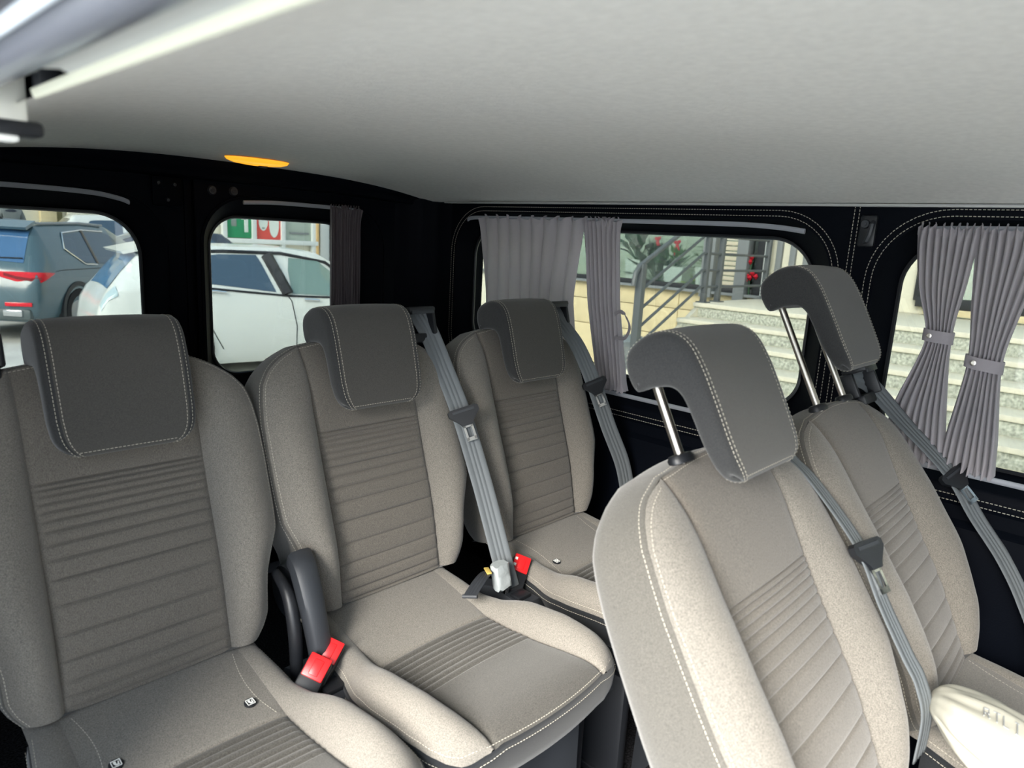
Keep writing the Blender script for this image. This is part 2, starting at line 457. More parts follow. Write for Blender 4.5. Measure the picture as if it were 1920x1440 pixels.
rod('curtain_rail', [(-0.30, YC, 1.166), (0.03, YC, 1.170), (0.20, YC, 1.168), (0.27, YC, 1.159), (0.298, YC, 1.150)], 'grey top curtain rail over the left rear door window', (0.004, 0.006), nrm='y')
rod('curtain_rail', [(0.595, YC, 1.172), (0.70, YC, 1.178), (0.85, YC, 1.178), (0.95, YC, 1.176), (0.985, YC, 1.169)], 'grey top curtain rail over the right rear door window', (0.004, 0.006), nrm='y')

# small fittings on the rear door frame
for k, x in enumerate((0.512, 0.572)):
    t = empty('screw_cap', (x, YR - 0.001, 1.198 if k == 0 else 1.2))
    mb = MB(); mb.disc((0, 0, 0), (0, -1, 0), 0.013, 0.006, 16, 0.010); mb.build('cap', PLASTIC2, t)
    mb = MB(); mb.disc((0, -0.006, 0), (0, -1, 0), 0.006, 0.0015, 6); mb.box((0, -0.008, 0), (0.010, 0.001, 0.002)); mb.build('slot', PLASTIC, t)
    tag(t, ['round grey screw cap above right rear window, nearer the door gap', 'round grey screw cap above right rear window, farther from the door gap'][k], 'screw cap', 'screw caps over the rear window')
t = empty('hinge_plate', (0.392, YR - 0.002, 1.185))
mb = MB(); mb.box((0, -0.004, 0), (0.075, 0.008, 0.075), bev=0.006); mb.build('plate', LEATHER2, t)
for dx, dz in ((-0.022, 0.02), (0.018, 0.018), (0.0, -0.022)):
    mb = MB(); mb.disc((dx, -0.008, dz), (0, -1, 0), 0.006, 0.004, 10, 0.004); mb.build('bolt', PLASTIC, t)
tag(t, 'small black plate with three bolts at top of left rear door', 'plate')

# oval interior lamp with amber lens
t = empty('ceiling_lamp', (0.585, 0.80, 1.285))
rows = []
for (s_, z) in ((1.0, 0.0), (1.0, -0.004), (0.94, -0.010), (0.75, -0.015), (0.4, -0.018), (0.02, -0.019)):
    rows.append([(0.088 * s_ * math.cos(a), 0.042 * s_ * math.sin(a), z) for a in [2 * math.pi * k / 28 for k in range(28)]])
AMBER = mat('amber_lens', srgb(250, 175, 70), 0.3, emit=(srgb(255, 176, 40), 0.9))
mb = MB(); mb.grid(rows, cu=True); mb.build('lens', AMBER, t, auto=False)
mb = MB(); mb.grid([[(0.094 * s_ * math.cos(a), 0.047 * s_ * math.sin(a), z) for a in [2 * math.pi * k / 28 for k in range(28)]] for s_, z in ((1.0, 0.004), (1.0, -0.002), (0.93, -0.003))], cu=True); mb.build('bezel', mat('amber_bezel', srgb(240, 150, 60), 0.4), t)
mb = MB(); mb.box((0.012, -0.004, -0.020), (0.024, 0.012, 0.005), bev=0.0015); mb.build('rocker_switch', PLASTIC, t)
tag(t, 'oval amber ceiling lamp, lit, at the rear edge of the headliner', 'lamp')

# belt anchor bracket on the right pillar
t = empty('belt_anchor', (XW - 0.001, -0.535, 1.170))
mb = MB(); mb.box((-0.006, 0, 0), (0.012, 0.034, 0.066), bev=0.005); mb.build('base', PLASTIC, t)
mb = MB(); mb.disc((-0.012, 0.004, 0.014), (-1, 0, 0), 0.0095, 0.007, 14, 0.008); mb.disc((-0.019, 0.004, 0.014), (-1, 0, 0), 0.004, 0.002, 6); mb.build('bolt', PLASTIC2, t)
mb = MB(); mb.tube([(-0.012, -0.010, 0.018), (-0.024, -0.012, 0.012), (-0.026, -0.011, -0.006), (-0.020, -0.005, -0.020), (-0.012, 0.002, -0.024)], [0.005, 0.006, 0.006, 0.006, 0.004], 8); mb.build('hook', PLASTIC2, t)
tag(t, 'black belt anchor bracket on the wall between the side windows', 'bracket')

# sliding door catch hanging from the header (near, out of focus)
t = empty('door_catch', (-0.216, -0.42, 1.212)); t.scale = (.65, .65, .65)
mb = MB(); mb.box((-0.012, 0.0, -0.012), (0.040, 0.05, 0.012), bev=0.003); mb.box((0.034, -0.03, -0.012), (0.022, 0.03, 0.030), bev=0.003); mb.build('mount', PLASTIC2, t)
mb = MB(); mb.box((0.000, -0.004, -0.038), (0.036, 0.02, 0.050), bev=0.003); mb.build('stem', mat('pale_stem', srgb(214, 213, 203), 0.35), t)
mb = MB(); mb.box((-0.004, 0.0, -0.068), (0.072, 0.034, 0.017), bev=0.006); mb.build('foot', PLASTIC, t)
mb = MB(); mb.box((-0.014, 0.0, -0.079), (0.046, 0.026, 0.007), bev=0.003); mb.build('pad', WHITE, t)
tag(t, 'pale stem with dark foot hanging below the door header, out of focus', 'door catch')

# ================================================================== SEATS
BV = 0.42      # height of the backrest / cushion joint
HW_T = [(0, .166), (.015, .178), (.04, .188), (.08, .190), (.11, .194), (.14, .204), (.18, .220), (.22, .2225), (.30, .2235), (.36, .2225), (.40, .218), (.43, .211), (.455, .193), (.475, .168), (.488, .142), (.494, .122)]
def lut(T, n=9):
    xs_ = np.linspace(T[0][0], T[-1][0], 400); y = np.interp(xs_, [a for a, _ in T], [b for _, b in T])
    k = np.ones(n) / n; yp = np.pad(y, n // 2, mode='edge'); return xs_, np.convolve(yp, k, 'valid')
HWx, HWy = lut(HW_T)
def HW(v): return float(np.interp(v, HWx, HWy))
PW = 0.1215
Ax, Ay = lut([(0, .014), (.03, .026), (.08, .038), (.2, .042), (.3, .034), (.38, .020), (.44, .008), (.494, .0)], 25)
def Ab(v): return float(np.interp(v, Ax, Ay))
PLEATS = [.326, .318, .309, .298, .286, .273, .258, .239, .217, .189, .152, .109, .072, .042, .020, .004]
def base_w(u, v):
    w = .007 * math.exp(-((v - .14) / .10) ** 2)
    if v > .40: w -= 2.4 * (v - .40) ** 2
    w -= .25 * u * u
    return w
def w_front(u, v):
    a = abs(u); w = base_w(min(a, PW), v)
    if a > PW:
        h = max(HW(v), PW + .001); b = min(1, (a - PW) / (h - PW))
        k = min(1, (h - PW) / .05)
        w += Ab(v) * k * (math.sin(math.pi * .86 * b ** .8)) - .012 * k * b ** 5 - .25 * 0
    w -= .006 * math.exp(-((a - PW) / .0045) ** 2)
    return w
def vtop(u): return .494 + .011 * (1 - (u / PW) ** 2)
def B3(u, v, w): return (u, -w, v)

def make_backrest(root, rc):
    R_ = (-rc, 0, 0); L_ = (0, 0, BV)
    def put(o): o.location = L_; o.rotation_euler = R_; return o
    # centre insert with cross pleats
    vs = set(np.linspace(0, .505, 44))
    for p in PLEATS:
        for d in (-.005, -.0022, 0, .0022, .005): vs.add(p + d)
    vs = sorted(v for v in vs if -0.001 <= v <= .505)
    us = [PW * t for t in (-1, -.985, -.96, -.9, -.75, -.5, -.25, 0, .25, .5, .75, .9, .96, .985, 1)]
    rows = []
    for v in vs:
        r = []
        for u in us:
            k = vtop(u); vv = v if v < .35 else .35 + (v - .35) * (k - .35) / (.505 - .35)
            w = w_front(u, vv)
            ed = 1 - (abs(u) / PW) ** 12
            g = sum(math.exp(-((v - p) / .0016) ** 2) for p in PLEATS)
            g0 = math.exp(-((v - PLEATS[0]) / .0016) ** 2)
            w -= (.0050 * min(1, g) + .0025 * g0) * ed
            if v < .326:
                # puffed between pleats
                lo = max([p for p in PLEATS if p <= v], default=0); hi = min([p for p in PLEATS if p > v], default=.326)
                w += .0022 * math.sin(math.pi * (v - lo) / max(hi - lo, 1e-4)) * ed * min(1, (hi - lo) / .02)
            r.append(B3(u, vv, w))
        rows.append(r)
    mb = MB(); mb.grid(rows); put(mb.build('backrest_insert', INSERT, root, fix=False, auto=False))
    # side bolsters
    for s in (-1, 1):
        rows = []
        for v in np.concatenate([np.linspace(0, .44, 45), np.linspace(.445, .494, 16)]):
            h = HW(v); rows.append([B3(s * (PW + (h - PW) * b), v, w_front(s * (PW + (h - PW) * b), v)) for b in (0, .02, .05, .1, .18, .28, .4, .52, .64, .75, .85, .93, 1)])
        mb = MB(); mb.grid(rows, flip=(s < 0)); put(mb.build('backrest_bolster', CLOTH, root, fix=False, auto=False))
    # outline of the front face, bottom left -> over the top -> bottom right
    out = []
    lv = np.linspace(0, .494, 60)
    for v in lv: out.append((-HW(v), v))
    for u in np.linspace(-.12, .12, 17)[1:-1]: out.append((u, vtop(u)))
    for v in lv[::-1]: out.append((HW(v), v))
    P = np.array(out); n = len(P)
    N = np.zeros_like(P)
    for i in range(n):
        t = P[min(i + 2, n - 1)] - P[max(i - 2, 0)]; t /= np.linalg.norm(t); N[i] = (-t[1], t[0])
    wf = [w_front(u, v) for u, v in out]
    sec = [(0, 0), (.0018, -.0016), (.0020, -.006), (.0036, -.014), (.0048, -.03), (.0050, -.05), (.0040, -.072), (.000, -.090), (-.006, -.100), (-.016, -.105)]
    rows = []
    for (o, d) in sec:
        f = min(1, -d / .1)
        rows.append([B3(P[i][0] + N[i][0] * o, P[i][1] + N[i][1] * o, (wf[i] * (1 - f) + 0 * f) + d) for i in range(n)])
    mb = MB(); mb.grid(rows, flip=True); put(mb.build('backrest_side', KNIT, root, fix=False, auto=False))
    last = rows[-1]
    mb = MB(); c = B3(0, .25, -.112)
    ring2 = [(p[0] * .93, p[1] + .006, .25 + (p[2] - .25) * .95) for p in last]
    mb.grid([last, ring2]); o2 = len(mb.v); mb.v.append(c); k0 = n
    mb.f += [(k0 + i, k0 + i + 1, o2) for i in range(n - 1)] + [(k0 + n - 1, k0, o2)]
    put(mb.build('back_panel', PLASTIC2, root, fix=True, auto=False))
    mb = MB(); bot = [rows[0][0]] + [B3(u, 0, w_front(u, 0)) for u in np.linspace(-.16, .16, 12)] + [rows[0][-1]]
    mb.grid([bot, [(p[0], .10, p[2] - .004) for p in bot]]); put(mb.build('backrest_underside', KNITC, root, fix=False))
    # double stitching on both sides of the outline seam
    st = MB()
    nr = [(N[i][0] * .3, -1, N[i][1] * .3) for i in range(n)]
    inn = [B3(P[i][0] - N[i][0] * .0035, P[i][1] - N[i][1] * .0035, w_front(P[i][0] - N[i][0] * .0035, P[i][1] - N[i][1] * .0035) + .0004) for i in range(n)]
    dashes(st, inn, nr, .0056, .0038, .0009, .0006)
    o2 = [B3(P[i][0] + N[i][0] * .0030, P[i][1] + N[i][1] * .0030, wf[i] - .0068) for i in range(n)]
    dashes(st, o2, [(N[i][0], -.5, N[i][1]) for i in range(n)], .0056, .0038, .0009, .0006)
    o = put(st.build('stitching', THREAD, root, smooth=False, fix=False)); o['kind'] = 'stuff'
    # guide bushings of the headrest posts
    for s in (-1, 1):
        mb = MB(); rows = []
        for rr, z in ((.0, .502), (.021, .502), (.0215, .508), (.018, .513), (.009, .514), (.0075, .512)):
            rows.append([(s * .066 + rr * math.cos(a), .030 + rr * .72 * math.sin(a), z) for a in [2 * math.pi * k / 20 for k in range(20)]])
        mb.grid(rows, cu=True); put(mb.build('post_guide', PLASTIC, root, fix=True))

# headrest: a J shaped pad, drawn as profile (v, w) relative to its top
HRP = cr([(-.062, -.040), (-.052, -.046), (-.030, -.047), (-.010, -.038), (0, -.016), (.001, .008), (-.008, .032), (-.028, .047), (-.060, .053), (-.10, .0545), (-.15, .0545), (-.185, .054), (-.199, .050), (-.205, .042), (-.201, .033), (-.188, .027), (-.15, .022), (-.11, .020), (-.085, .017), (-.071, .008), (-.065, -.008), (-.062, -.025)], 4, closed=True)
def hr_section(u):
    """profile at lateral station u: sides rounded, lower front corners rounded"""
    a = abs(u) / .1; out = []
    toplow = .004 * a ** 3
    for v, w in HRP:
        k = max(0, min(1, (-v - .09) / .115))
        s = 1 - .02 * k
        if k > .55: s = .66 + .32 * math.sqrt(max(0, 1 - ((k - .55) / .455) ** 2.4))
        vv = v - toplow * (1 - k)
        out.append([u * s, vv, w])
    return out
def make_headrest(root, rc, h, posts):
    c0 = np.array([0, 0]); L_ = (0, h * math.sin(rc), BV + h * math.cos(rc)); R_ = (-rc, 0, 0)
    us = [-.088, -.07, -.045, -.02, 0, .02, .045, .07, .088]
    mb = MB(); mb.grid([[B3(*p) for p in hr_section(u)] for u in us], cu=True)
    hd = mb.build('headrest', HEADC, root, fix=True, auto=False); hd.location = L_; hd.rotation_euler = R_
    for s in (-1, 1):
        rows = []
        for (u, inset) in ((.088, 0), (.0905, .0012), (.0945, .0008), (.098, .003), (.100, .0065), (.1008, .012)):
            sec = hr_section(u * s); P = np.array([(p[1], p[2]) for p in sec]); n = len(P)
            r = []
            for i in range(n):
                t = P[(i + 1) % n] - P[i - 1]; t /= np.linalg.norm(t) + 1e-9
                nn = np.array((-t[1], t[0]))
                q = P[i] + nn * inset
                r.append(B3(sec[i][0], q[0], q[1]))
            rows.append(r)
        mb = MB(); mb.grid(rows, cu=True)
        n = len(rows[0]); base = 5 * n
        bb = bmesh.new(); vv = [bb.verts.new(p) for p in rows[-1]]
        ee = [bb.edges.new((vv[i], vv[(i + 1) % n])) for i in range(n)]
        bmesh.ops.triangle_fill(bb, use_beauty=True, edges=ee); bb.verts.index_update()
        mb.f += [tuple(base + v.index for v in f.verts) for f in bb.faces]; bb.free()
        b = mb.build('headrest_side', HEADS, hd, fix=True, auto=False)
    st = MB(); cen = np.array([-.08, .02])
    for s in (-1, 1):
        for u, off_ in ((.0845, 0), (.0925, -.0003)):
            sec = hr_section(u * s); pts = []; nr = []
            n = len(sec)
            for i in range(2 * 4, 15 * 4):
                p = sec[i]; t = np.array(sec[(i + 1) % n][1:]) - np.array(sec[i - 1][1:]); t /= np.linalg.norm(t) + 1e-9
                nn = np.array((-t[1], t[0]))
                if nn @ (np.array(p[1:]) - cen) < 0: nn = -nn
                pts.append(B3(p[0], p[1] + nn[0] * .0003, p[2] + nn[1] * .0003)); nr.append(B3(s * (.2 if u < .09 else .7), nn[0], nn[1]))
            dashes(st, pts, nr, .0056, .0038, .0009, .0006)
    # lower hem of the front face
    pts = [B3(*hr_section(u)[12 * 4]) for u in np.linspace(-.083, .083, 20)]
    pts = [(p[0], p[1] - .0006, p[2]) for p in pts]
    dashes(st, pts, (0, -1, -.3), .0056, .0038, .0009, .0006)
    o = st.build('stitching', THREAD, hd, smooth=False, fix=False); o['kind'] = 'stuff'
    if posts:
        for s in (-1, 1):
            mb = MB(); mb.tube([(s * .066, .030, -.05), (s * .066, .030, .50 - h)], .0062, 14); mb.build('post', STEEL, hd)
    return hd

# cushion ------------------------------------------------------------
CW_T = [(0, .168), (.06, .176), (.12, .182), (.15, .190), (.19, .204), (.24, .212), (.34, .2125), (.385, .208), (.41, .198), (.428, .180), (.437, .155), (.441, .132)]
CWx, CWy = lut(CW_T, 11)
def CW(q): return float(np.interp(q, CWx, CWy))
CPW = .130
Cx, Cy = lut([(0, .004), (.10, .010), (.17, .026), (.22, .042), (.31, .042), (.38, .026), (.42, .009), (.441, 0)], 25)
Zx, Zy = lut([(0, .418), (.05, .408), (.11, .394), (.16, .387), (.22, .389), (.30, .398), (.36, .408), (.40, .413), (.425, .412), (.442, .405), (.452, .398)], 13)
CPL = [.158 + .0145 * k for k in range(9)]
def z_top(u, q):
    a = abs(u); z = float(np.interp(q, Zx, Zy)) - .35 * min(a, CPW) ** 2
    if a > CPW:
        h = max(CW(q), CPW + .001); b = min(1, (a - CPW) / (h - CPW)); k = min(1, (h - CPW) / .05)
        z += float(np.interp(q, Cx, Cy)) * k * math.sin(math.pi * .84 * b ** .8) - .024 * k * b ** 4
    z -= .006 * min(1, max(0, (q - .12) / .05)) * math.exp(-((a - CPW) / .005) ** 2)
    return z
def qfront(u): return .441 + .011 * (1 - (u / CPW) ** 2)
def make_cushion(root, tags, dx=0.0):
    qs = set(np.linspace(0, .452, 40))
    for p in CPL:
        for d in (-.005, -.002, 0, .002, .005): qs.add(p + d)
    for e in (.43, .437, .444, .449): qs.add(e)
    qs = sorted(qs)
    us = [CPW * t for t in (-1, -.985, -.96, -.9, -.75, -.5, -.25, 0, .25, .5, .75, .9, .96, .985, 1)]
    rows_a, rows_b = [], []
    for q in qs:
        r = []
        for u in us:
            k = qfront(u); qq = q if q < .35 else .35 + (q - .35) * (k - .35) / (.452 - .35)
            z = z_top(u, qq); ed = 1 - (abs(u) / CPW) ** 12
            g = sum(math.exp(-((q - p) / .0018) ** 2) for p in CPL); g0 = math.exp(-((q - CPL[0]) / .003) ** 2)
            z -= (.0042 * min(1, g)) * ed + .004 * g0 * ed
            if CPL[0] < q < CPL[-1]:
                z += .0022 * abs(math.sin(math.pi * (q - CPL[0]) / .0145)) * ed
            r.append((u, -qq, z))
        (rows_a if q <= CPL[0] else rows_b).append(r)
    rows_b.insert(0, rows_a[-1])
    rows_a.insert(0, [(x, .055, z + .010) for x, y, z in rows_a[0]])
    mb = MB(); mb.grid(rows_a, flip=True); mb.build('cushion_rear_panel', CLOTH, root, fix=False, auto=False)
    mb = MB(); mb.grid(rows_b, flip=True); mb.build('cushion_insert', CUSHI, root, fix=False, auto=False)
    for s in (-1, 1):
        rows = []
        for q in np.concatenate([np.linspace(0, .40, 41), np.linspace(.405, .441, 12)]):
            h = CW(q); rows.append([(s * (CPW + (h - CPW) * b), -q, z_top(s * (CPW + (h - CPW) * b), q)) for b in (0, .03, .08, .15, .25, .38, .5, .62, .74, .85, .93, 1)])
        rows.insert(0, [(x, .055, z + .010) for x, y, z in rows[0]])
        mb = MB(); mb.grid(rows, flip=(s > 0)); mb.build('cushion_bolster', CLOTH, root, fix=False, auto=False)
    out = []
    lq = np.linspace(0, .441, 56)
    for q in lq: out.append((-CW(q), q))
    for u in np.linspace(-.13, .13, 17)[1:-1]: out.append((u, qfront(u)))
    for q in lq[::-1]: out.append((CW(q), q))
    P = np.array(out); n = len(P); N = np.zeros_like(P)
    for i in range(n):
        t = P[min(i + 2, n - 1)] - P[max(i - 2, 0)]; t /= np.linalg.norm(t); N[i] = (-t[1], t[0])
    ze = [z_top(u, q) for u, q in out]
    rows = []
    for o, d in ((0, 0), (.0022, -.0018), (.0022, -.006), (.0034, -.012), (.0040, -.022), (.003, -.038), (-.001, -.052), (-.010, -.060), (-.05, -.063)):
        f = min(1, -d / .06)
        rows.append([(P[i][0] + N[i][0] * o, -(P[i][1] + N[i][1] * o), ze[i] * (1 - f) + .392 * f + d) for i in range(n)])
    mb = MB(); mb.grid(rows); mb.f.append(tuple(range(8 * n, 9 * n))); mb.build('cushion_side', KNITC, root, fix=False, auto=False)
    st = MB()
    inn = [(P[i][0] - N[i][0] * .004, -(P[i][1] - N[i][1] * .004)) for i in range(n)]
    inn = [(x, y, z_top(x, -y) + .0003) for x, y in inn]
    dashes(st, inn, [(N[i][0] * .4, -N[i][1] * .4, 1) for i in range(n)], .0056, .0040, .0010, .0006)
    o2 = [(P[i][0] + N[i][0] * .0046, -(P[i][1] + N[i][1] * .0046), ze[i] - .0085) for i in range(n)]
    dashes(st, o2, [(N[i][0], -N[i][1], .5) for i in range(n)], .0056, .0040, .0010, .0006)
    if tags:
        for s in (-1, 1):
            pts = [(s * (.118 - .012 * math.sin(math.pi * q / .15)) , -q, z_top(s * .115, q) + .0006) for q in np.linspace(.004, .152, 30)]
            dashes(st, pts, (0, 0, 1), .0056, .0040, .0010, .0006)
    o = st.build('stitching', THREAD, root, smooth=False, fix=False); o['kind'] = 'stuff'
    for ch in [x for x in COL.objects if x.parent == root]: ch.location.x += dx
    if tags:
        for s in (-1, 1):
            c = Vector((s * .094, -.112, z_top(.094, .112) + .0005)); R = Matrix.Rotation(math.radians(8), 3, 'X')
            mb = MB(); mb.grid([[tuple(c + R @ Vector((r_ * math.cos(a), r_ * math.sin(a), z))) for a in [2 * math.pi * k / 18 for k in range(18)]] for r_, z in ((.0095, 0), (.0095, .002), (.008, .003), (.0, .003))], cu=True)
            tg = mb.build('child_seat_tag', PLASTIC, root)
            mb = MB()
            def sq(x, y, w_, h_, a=0):
                R2 = R @ Matrix.Rotation(a, 3, 'Z'); mb.box(c + R @ Vector((x, y, .0034)), (w_, h_, .0006), R2)
            for (x, y, w_, h_) in ((0, .0055, .011, .0010), (0, -.0055, .011, .0010), (-.0055, 0, .0010, .011), (.0055, 0, .0010, .011)): sq(x, y, w_, h_)
            sq(-.0015, .0022, .0032, .0032); sq(-.001, -.0012, .0022, .0045, .5); sq(.001, -.0028, .0050, .0018); sq(.0026, 0, .0016, .0052, -.3)
            mb.build('pictogram', WHITE, tg, smooth=False)

def make_base(root, recl):
    mb = MB(); mb.box((0, -.19, .30), (.36, .38, .07), bev=.015); mb.build('seat_frame', PLASTIC, root)
    mb = MB(); rows = []
    for k in range(9):
        u = -.18 + .36 * k / 8
        rows.append([(u, -.398 - .012 * math.cos(u * 6), .336), (u, -.408 - .012 * math.cos(u * 6), .330), (u, -.409 - .012 * math.cos(u * 6), .316), (u, -.395, .308)])
    mb.grid(rows); mb.build('front_trim_bar', PLASTIC2, root, fix=False)
    mb = MB()
    rows = []
    for k in range(13):
        u = -.165 + .265 * k / 12
        rows.append([(u, -.385, .300), (u, -.392, .304), (u, -.402, .300), (u, -.403 + .003 * math.sin(k), .18), (u, -.398, .03), (u, -.385, .03)])
    mb.grid(rows); mb.build('kick_panel', PLASTIC2, root, fix=False)
    for k in range(5):
        mb = MB(); mb.box((-.14 + .055 * k, -.398, .306), (.014, .012, .010), bev=.002); mb.build('panel_clip', PLASTIC, root)
    for s in (-1, 1):
        mb = MB(); mb.box((s * .155, -.20, .13), (.03, .34, .25), bev=.01); mb.box((s * .155, -.20, .012), (.045, .40, .02), bev=.004); mb.build('leg', PLASTIC, root)
    mb = MB(); mb.prism([(.128, -.405, .335), (.172, -.375, .335), (.166, -.365, .288), (.140, -.385, .282)], (0, 0, 0), (-.02, .05, 0)); mb.build('corner_bracket', GREYPL, root)
    if not recl: return
    # recliner cover and release lever on the left flank
    mb = MB(); P = cr([(-.214, .000, .545), (-.222, -.030, .535), (-.226, -.060, .49), (-.224, -.078, .43), (-.220, -.088, .36), (-.218, -.085, .29)], 5)
    rows = []
    for i, p in enumerate(P):
        t = np.array(P[min(i + 1, len(P) - 1)]) - np.array(P[max(i - 1, 0)]); t /= np.linalg.norm(t)
        n_ = np.array((0, -t[2], t[1])); n_ = -n_ if n_[1] > 0 else n_
        hw = .024 - .010 * i / len(P); d = .018
        ring = []
        for a in [2 * math.pi * k / 12 for k in range(12)]:
            ring.append(tuple(np.array(p) + np.array((1, 0, 0)) * hw * math.copysign(abs(math.cos(a)) ** .6, math.cos(a)) + n_ * d * math.copysign(abs(math.sin(a)) ** .6, math.sin(a))))
        rows.append(ring)
    mb.grid(rows, cu=True, caps=True); cov = mb.build('recliner_cover', PLASTIC2, root)
    mb = MB(); P = cr([(-.248, .02, .52), (-.252, -.03, .50), (-.254, -.055, .44), (-.252, -.055, .37), (-.250, -.045, .30)], 4)
    mb.tube(P, [.008 + .004 * math.sin(math.pi * i / (len(P) - 1)) for i in range(len(P))], 10); mb.build('release_lever', PLASTIC, cov)
    mb = MB(); mb.disc((-.205, .03, .47), (-1, 0, 0), .055, .02, 24, .048); mb.build('hinge_cover', PLASTIC, cov)

def make_seat(name, loc, rc, h, posts, tags, guide, label, recl=False, dx=0.0):
    r = empty(name, loc); tag(r, label, 'seat', 'passenger seats')
    make_cushion(r, tags, dx); make_base(r, recl); make_backrest(r, rc); make_headrest(r, rc, h, posts)
    # belt outlet on the shoulder
    if guide:
        s = guide; R = Matrix.Rotation(-rc, 3, 'X')
        def T(p): return Vector((0, 0, BV)) + R @ Vector(p)
        mb = MB()
        for c, d in (((s * .165, .018, .552), (.072, .046, .012)), ((s * .165, .052, .520), (.066, .012, .06)), ((s * .130, .036, .524), (.012, .03, .05)), ((s * .200, .022, .525), (.010, .04, .055)), ((s * .165, .030, .492), (.066, .03, .02))):
            mb.box(T(c), d, R, bev=.004)
        g = mb.build('belt_outlet', PLASTIC, r)
        mb = MB(); mb.box(T((s * .165, -.004, .546)), (.060, .004, .008), R, bev=.001); mb.build('outlet_lip', PLASTIC2, g)
    return r

R3, R2 = .2667, .4816
seat1 = make_seat('passenger_seat', (0, 0, 0), R3, .562, True, True, -1, 'rear row seat at left, with child seat tags, before the left rear door window')
def reseat(src, loc, label, **kw):
    c = copy_tree(src); c.location = loc; c['label'] = label; return c
seat2 = make_seat('passenger_seat', (.4561, 0, 0), R3, .566, True, False, 1, 'middle rear row seat with lit cushion and no child seat tags', True, -.026)
seat3 = make_seat('passenger_seat', (.9233, 0, 0), R3, .566, True, True, 1, 'rear row seat nearest the curtained side window', False)
seat4 = make_seat('passenger_seat', (.4923, -.8751, -.004), R2, .667, True, False, 1, 'brightly lit reclined front seat with raised headrest on steel post')
seat5 = make_seat('passenger_seat', (.9608, -.8751, -.004), R2, .758, True, True, 1, 'reclined seat beside tied curtains, headrest raised highest on two posts')

# ================================================================== BELTS
def ribbon(name, pts, wid, nrm, material, parent, th=.0016, width=.046, n=8, ribs=True):
    """webbing: pts centre line, wid width direction, nrm face normal"""
    P = cr(pts, n); rows = []
    W = Vector(wid).normalized(); n0 = Vector(nrm).normalized()
    prof = [(-1, 0), (-.96, .7), (-.80, 1), (-.52, 1), (-.45, .25), (-.36, .25), (-.29, 1), (-.10, 1), (-.04, .25), (.04, .25), (.10, 1), (.29, 1), (.36, .25), (.45, .25), (.52, 1), (.80, 1), (.96, .7), (1, 0), (.96, -.5), (0, -.5), (-.96, -.5)]
    for i, p in enumerate(P):
        t = Vector(P[min(i + 1, len(P) - 1)] - P[max(i - 1, 0)]).normalized()
        w = (W - t * W.dot(t)).normalized(); nn = t.cross(w)
        if nn.dot(n0) < 0: nn = -nn
        rows.append([tuple(Vector(p) + w * (a * width / 2) + nn * (b * th)) for a, b in prof])
    mb = MB(); mb.grid(rows, cu=True, caps=True)
    return mb.build(name, material, parent, auto=False)

def belt(name, pts, wid, nrm, tongue_at, label, width=.046, tdir=None, low=None):
    r = empty(name, pts[0]); o = Vector(pts[0])
    q = [Vector(p) - o for p in pts]
    ribbon('webbing', q, wid, nrm, BELT, r, width=width)
    if low: ribbon('lap_webbing', [Vector(p) - o for p in low], wid, nrm, BELT, r, width=width * .9)
    # tongue: plastic slider body with chrome blade
    c = Vector(tongue_at) - o; N = Vector(nrm).normalized()
    k = min(range(len(q)), key=lambda i: (q[i] - c).length); k = min(max(k, 1), len(q) - 2)
    t = (q[k + 1] - q[k - 1]).normalized() if tdir is None else Vector(tdir).normalized()
    N = (N - t * N.dot(t)).normalized(); W = t.cross(N)
    if W.dot(Vector(wid)) < 0: W = -W
    c = c + N * .004
    def P(a, b, h=0): return tuple(c + W * a + t * b + N * h)
    mb = MB()
    body = [(-.034, -.010), (-.028, -.014), (.028, -.014), (.034, -.010), (.034, .000), (.016, .018), (.011, .026), (-.011, .026), (-.016, .018), (-.034, .000)]
    mb.prism([P(a, b) for a, b in body], N * -.004, N * .006); b_ = mb.build('tongue', PLASTIC, r)
    mb = MB(); mb.prism([P(a, b) for a, b in ((-.024, -.009), (.024, -.009), (.024, -.004), (-.024, -.004))], N * .0062, N * .0075); mb.build('slot_lip', PLASTIC2, b_)
    mb = MB()
    for a0, a1, b0, b1 in ((-.011, -.006, .020, .058), (.006, .011, .020, .058), (-.011, .011, .052, .060), (-.011, .011, .020, .030)):
        mb.prism([P(a0, b0), P(a1, b0), P(a1, b1), P(a0, b1)], N * -.001, N * .0018)
    mb.build('blade', CHROME, b_)
    return tag(r, label, 'seat belt', 'seat belts')
belt('seat_belt', [(.634, .178, .944), (.645, .150, .905), (.650, .100, .829), (.655, .040, .733), (.663, -.020, .603), (.672, -.058, .500), (.682, -.090, .405), (.688, -.100, .37)], (.92, -.38, .1), (-.55, -.8, .3), (.655, .034, .737), 'grey seat belt hanging right of the middle rear seat, chrome tongue')
belt('seat_belt', [(1.090, .178, .944), (1.102, .150, .905), (1.112, .092, .845), (1.120, .038, .757), (1.150, -.003, .638), (1.185, -.032, .54), (1.205, -.045, .46)], (.92, -.38, .1), (-.55, -.8, .3), (1.122, .034, .748), 'grey seat belt nearest the curtained side window, chrome tongue')
belt('seat_belt', [(.655, -.592, .892), (.672, -.612, .862), (.697, -.645, .815), (.698, -.690, .782), (.684, -.770, .710), (.668, -.815, .646), (.674, -.852, .584), (.682, -.872, .548), (.692, -.885, .50), (.698, -.885, .43)], (1, -.1, -.25), (-.25, -1, .5), (.683, -.776, .706), 'grey seat belt down the right edge of the brightly lit front seat', tdir=(-.10, -.5, -.72))
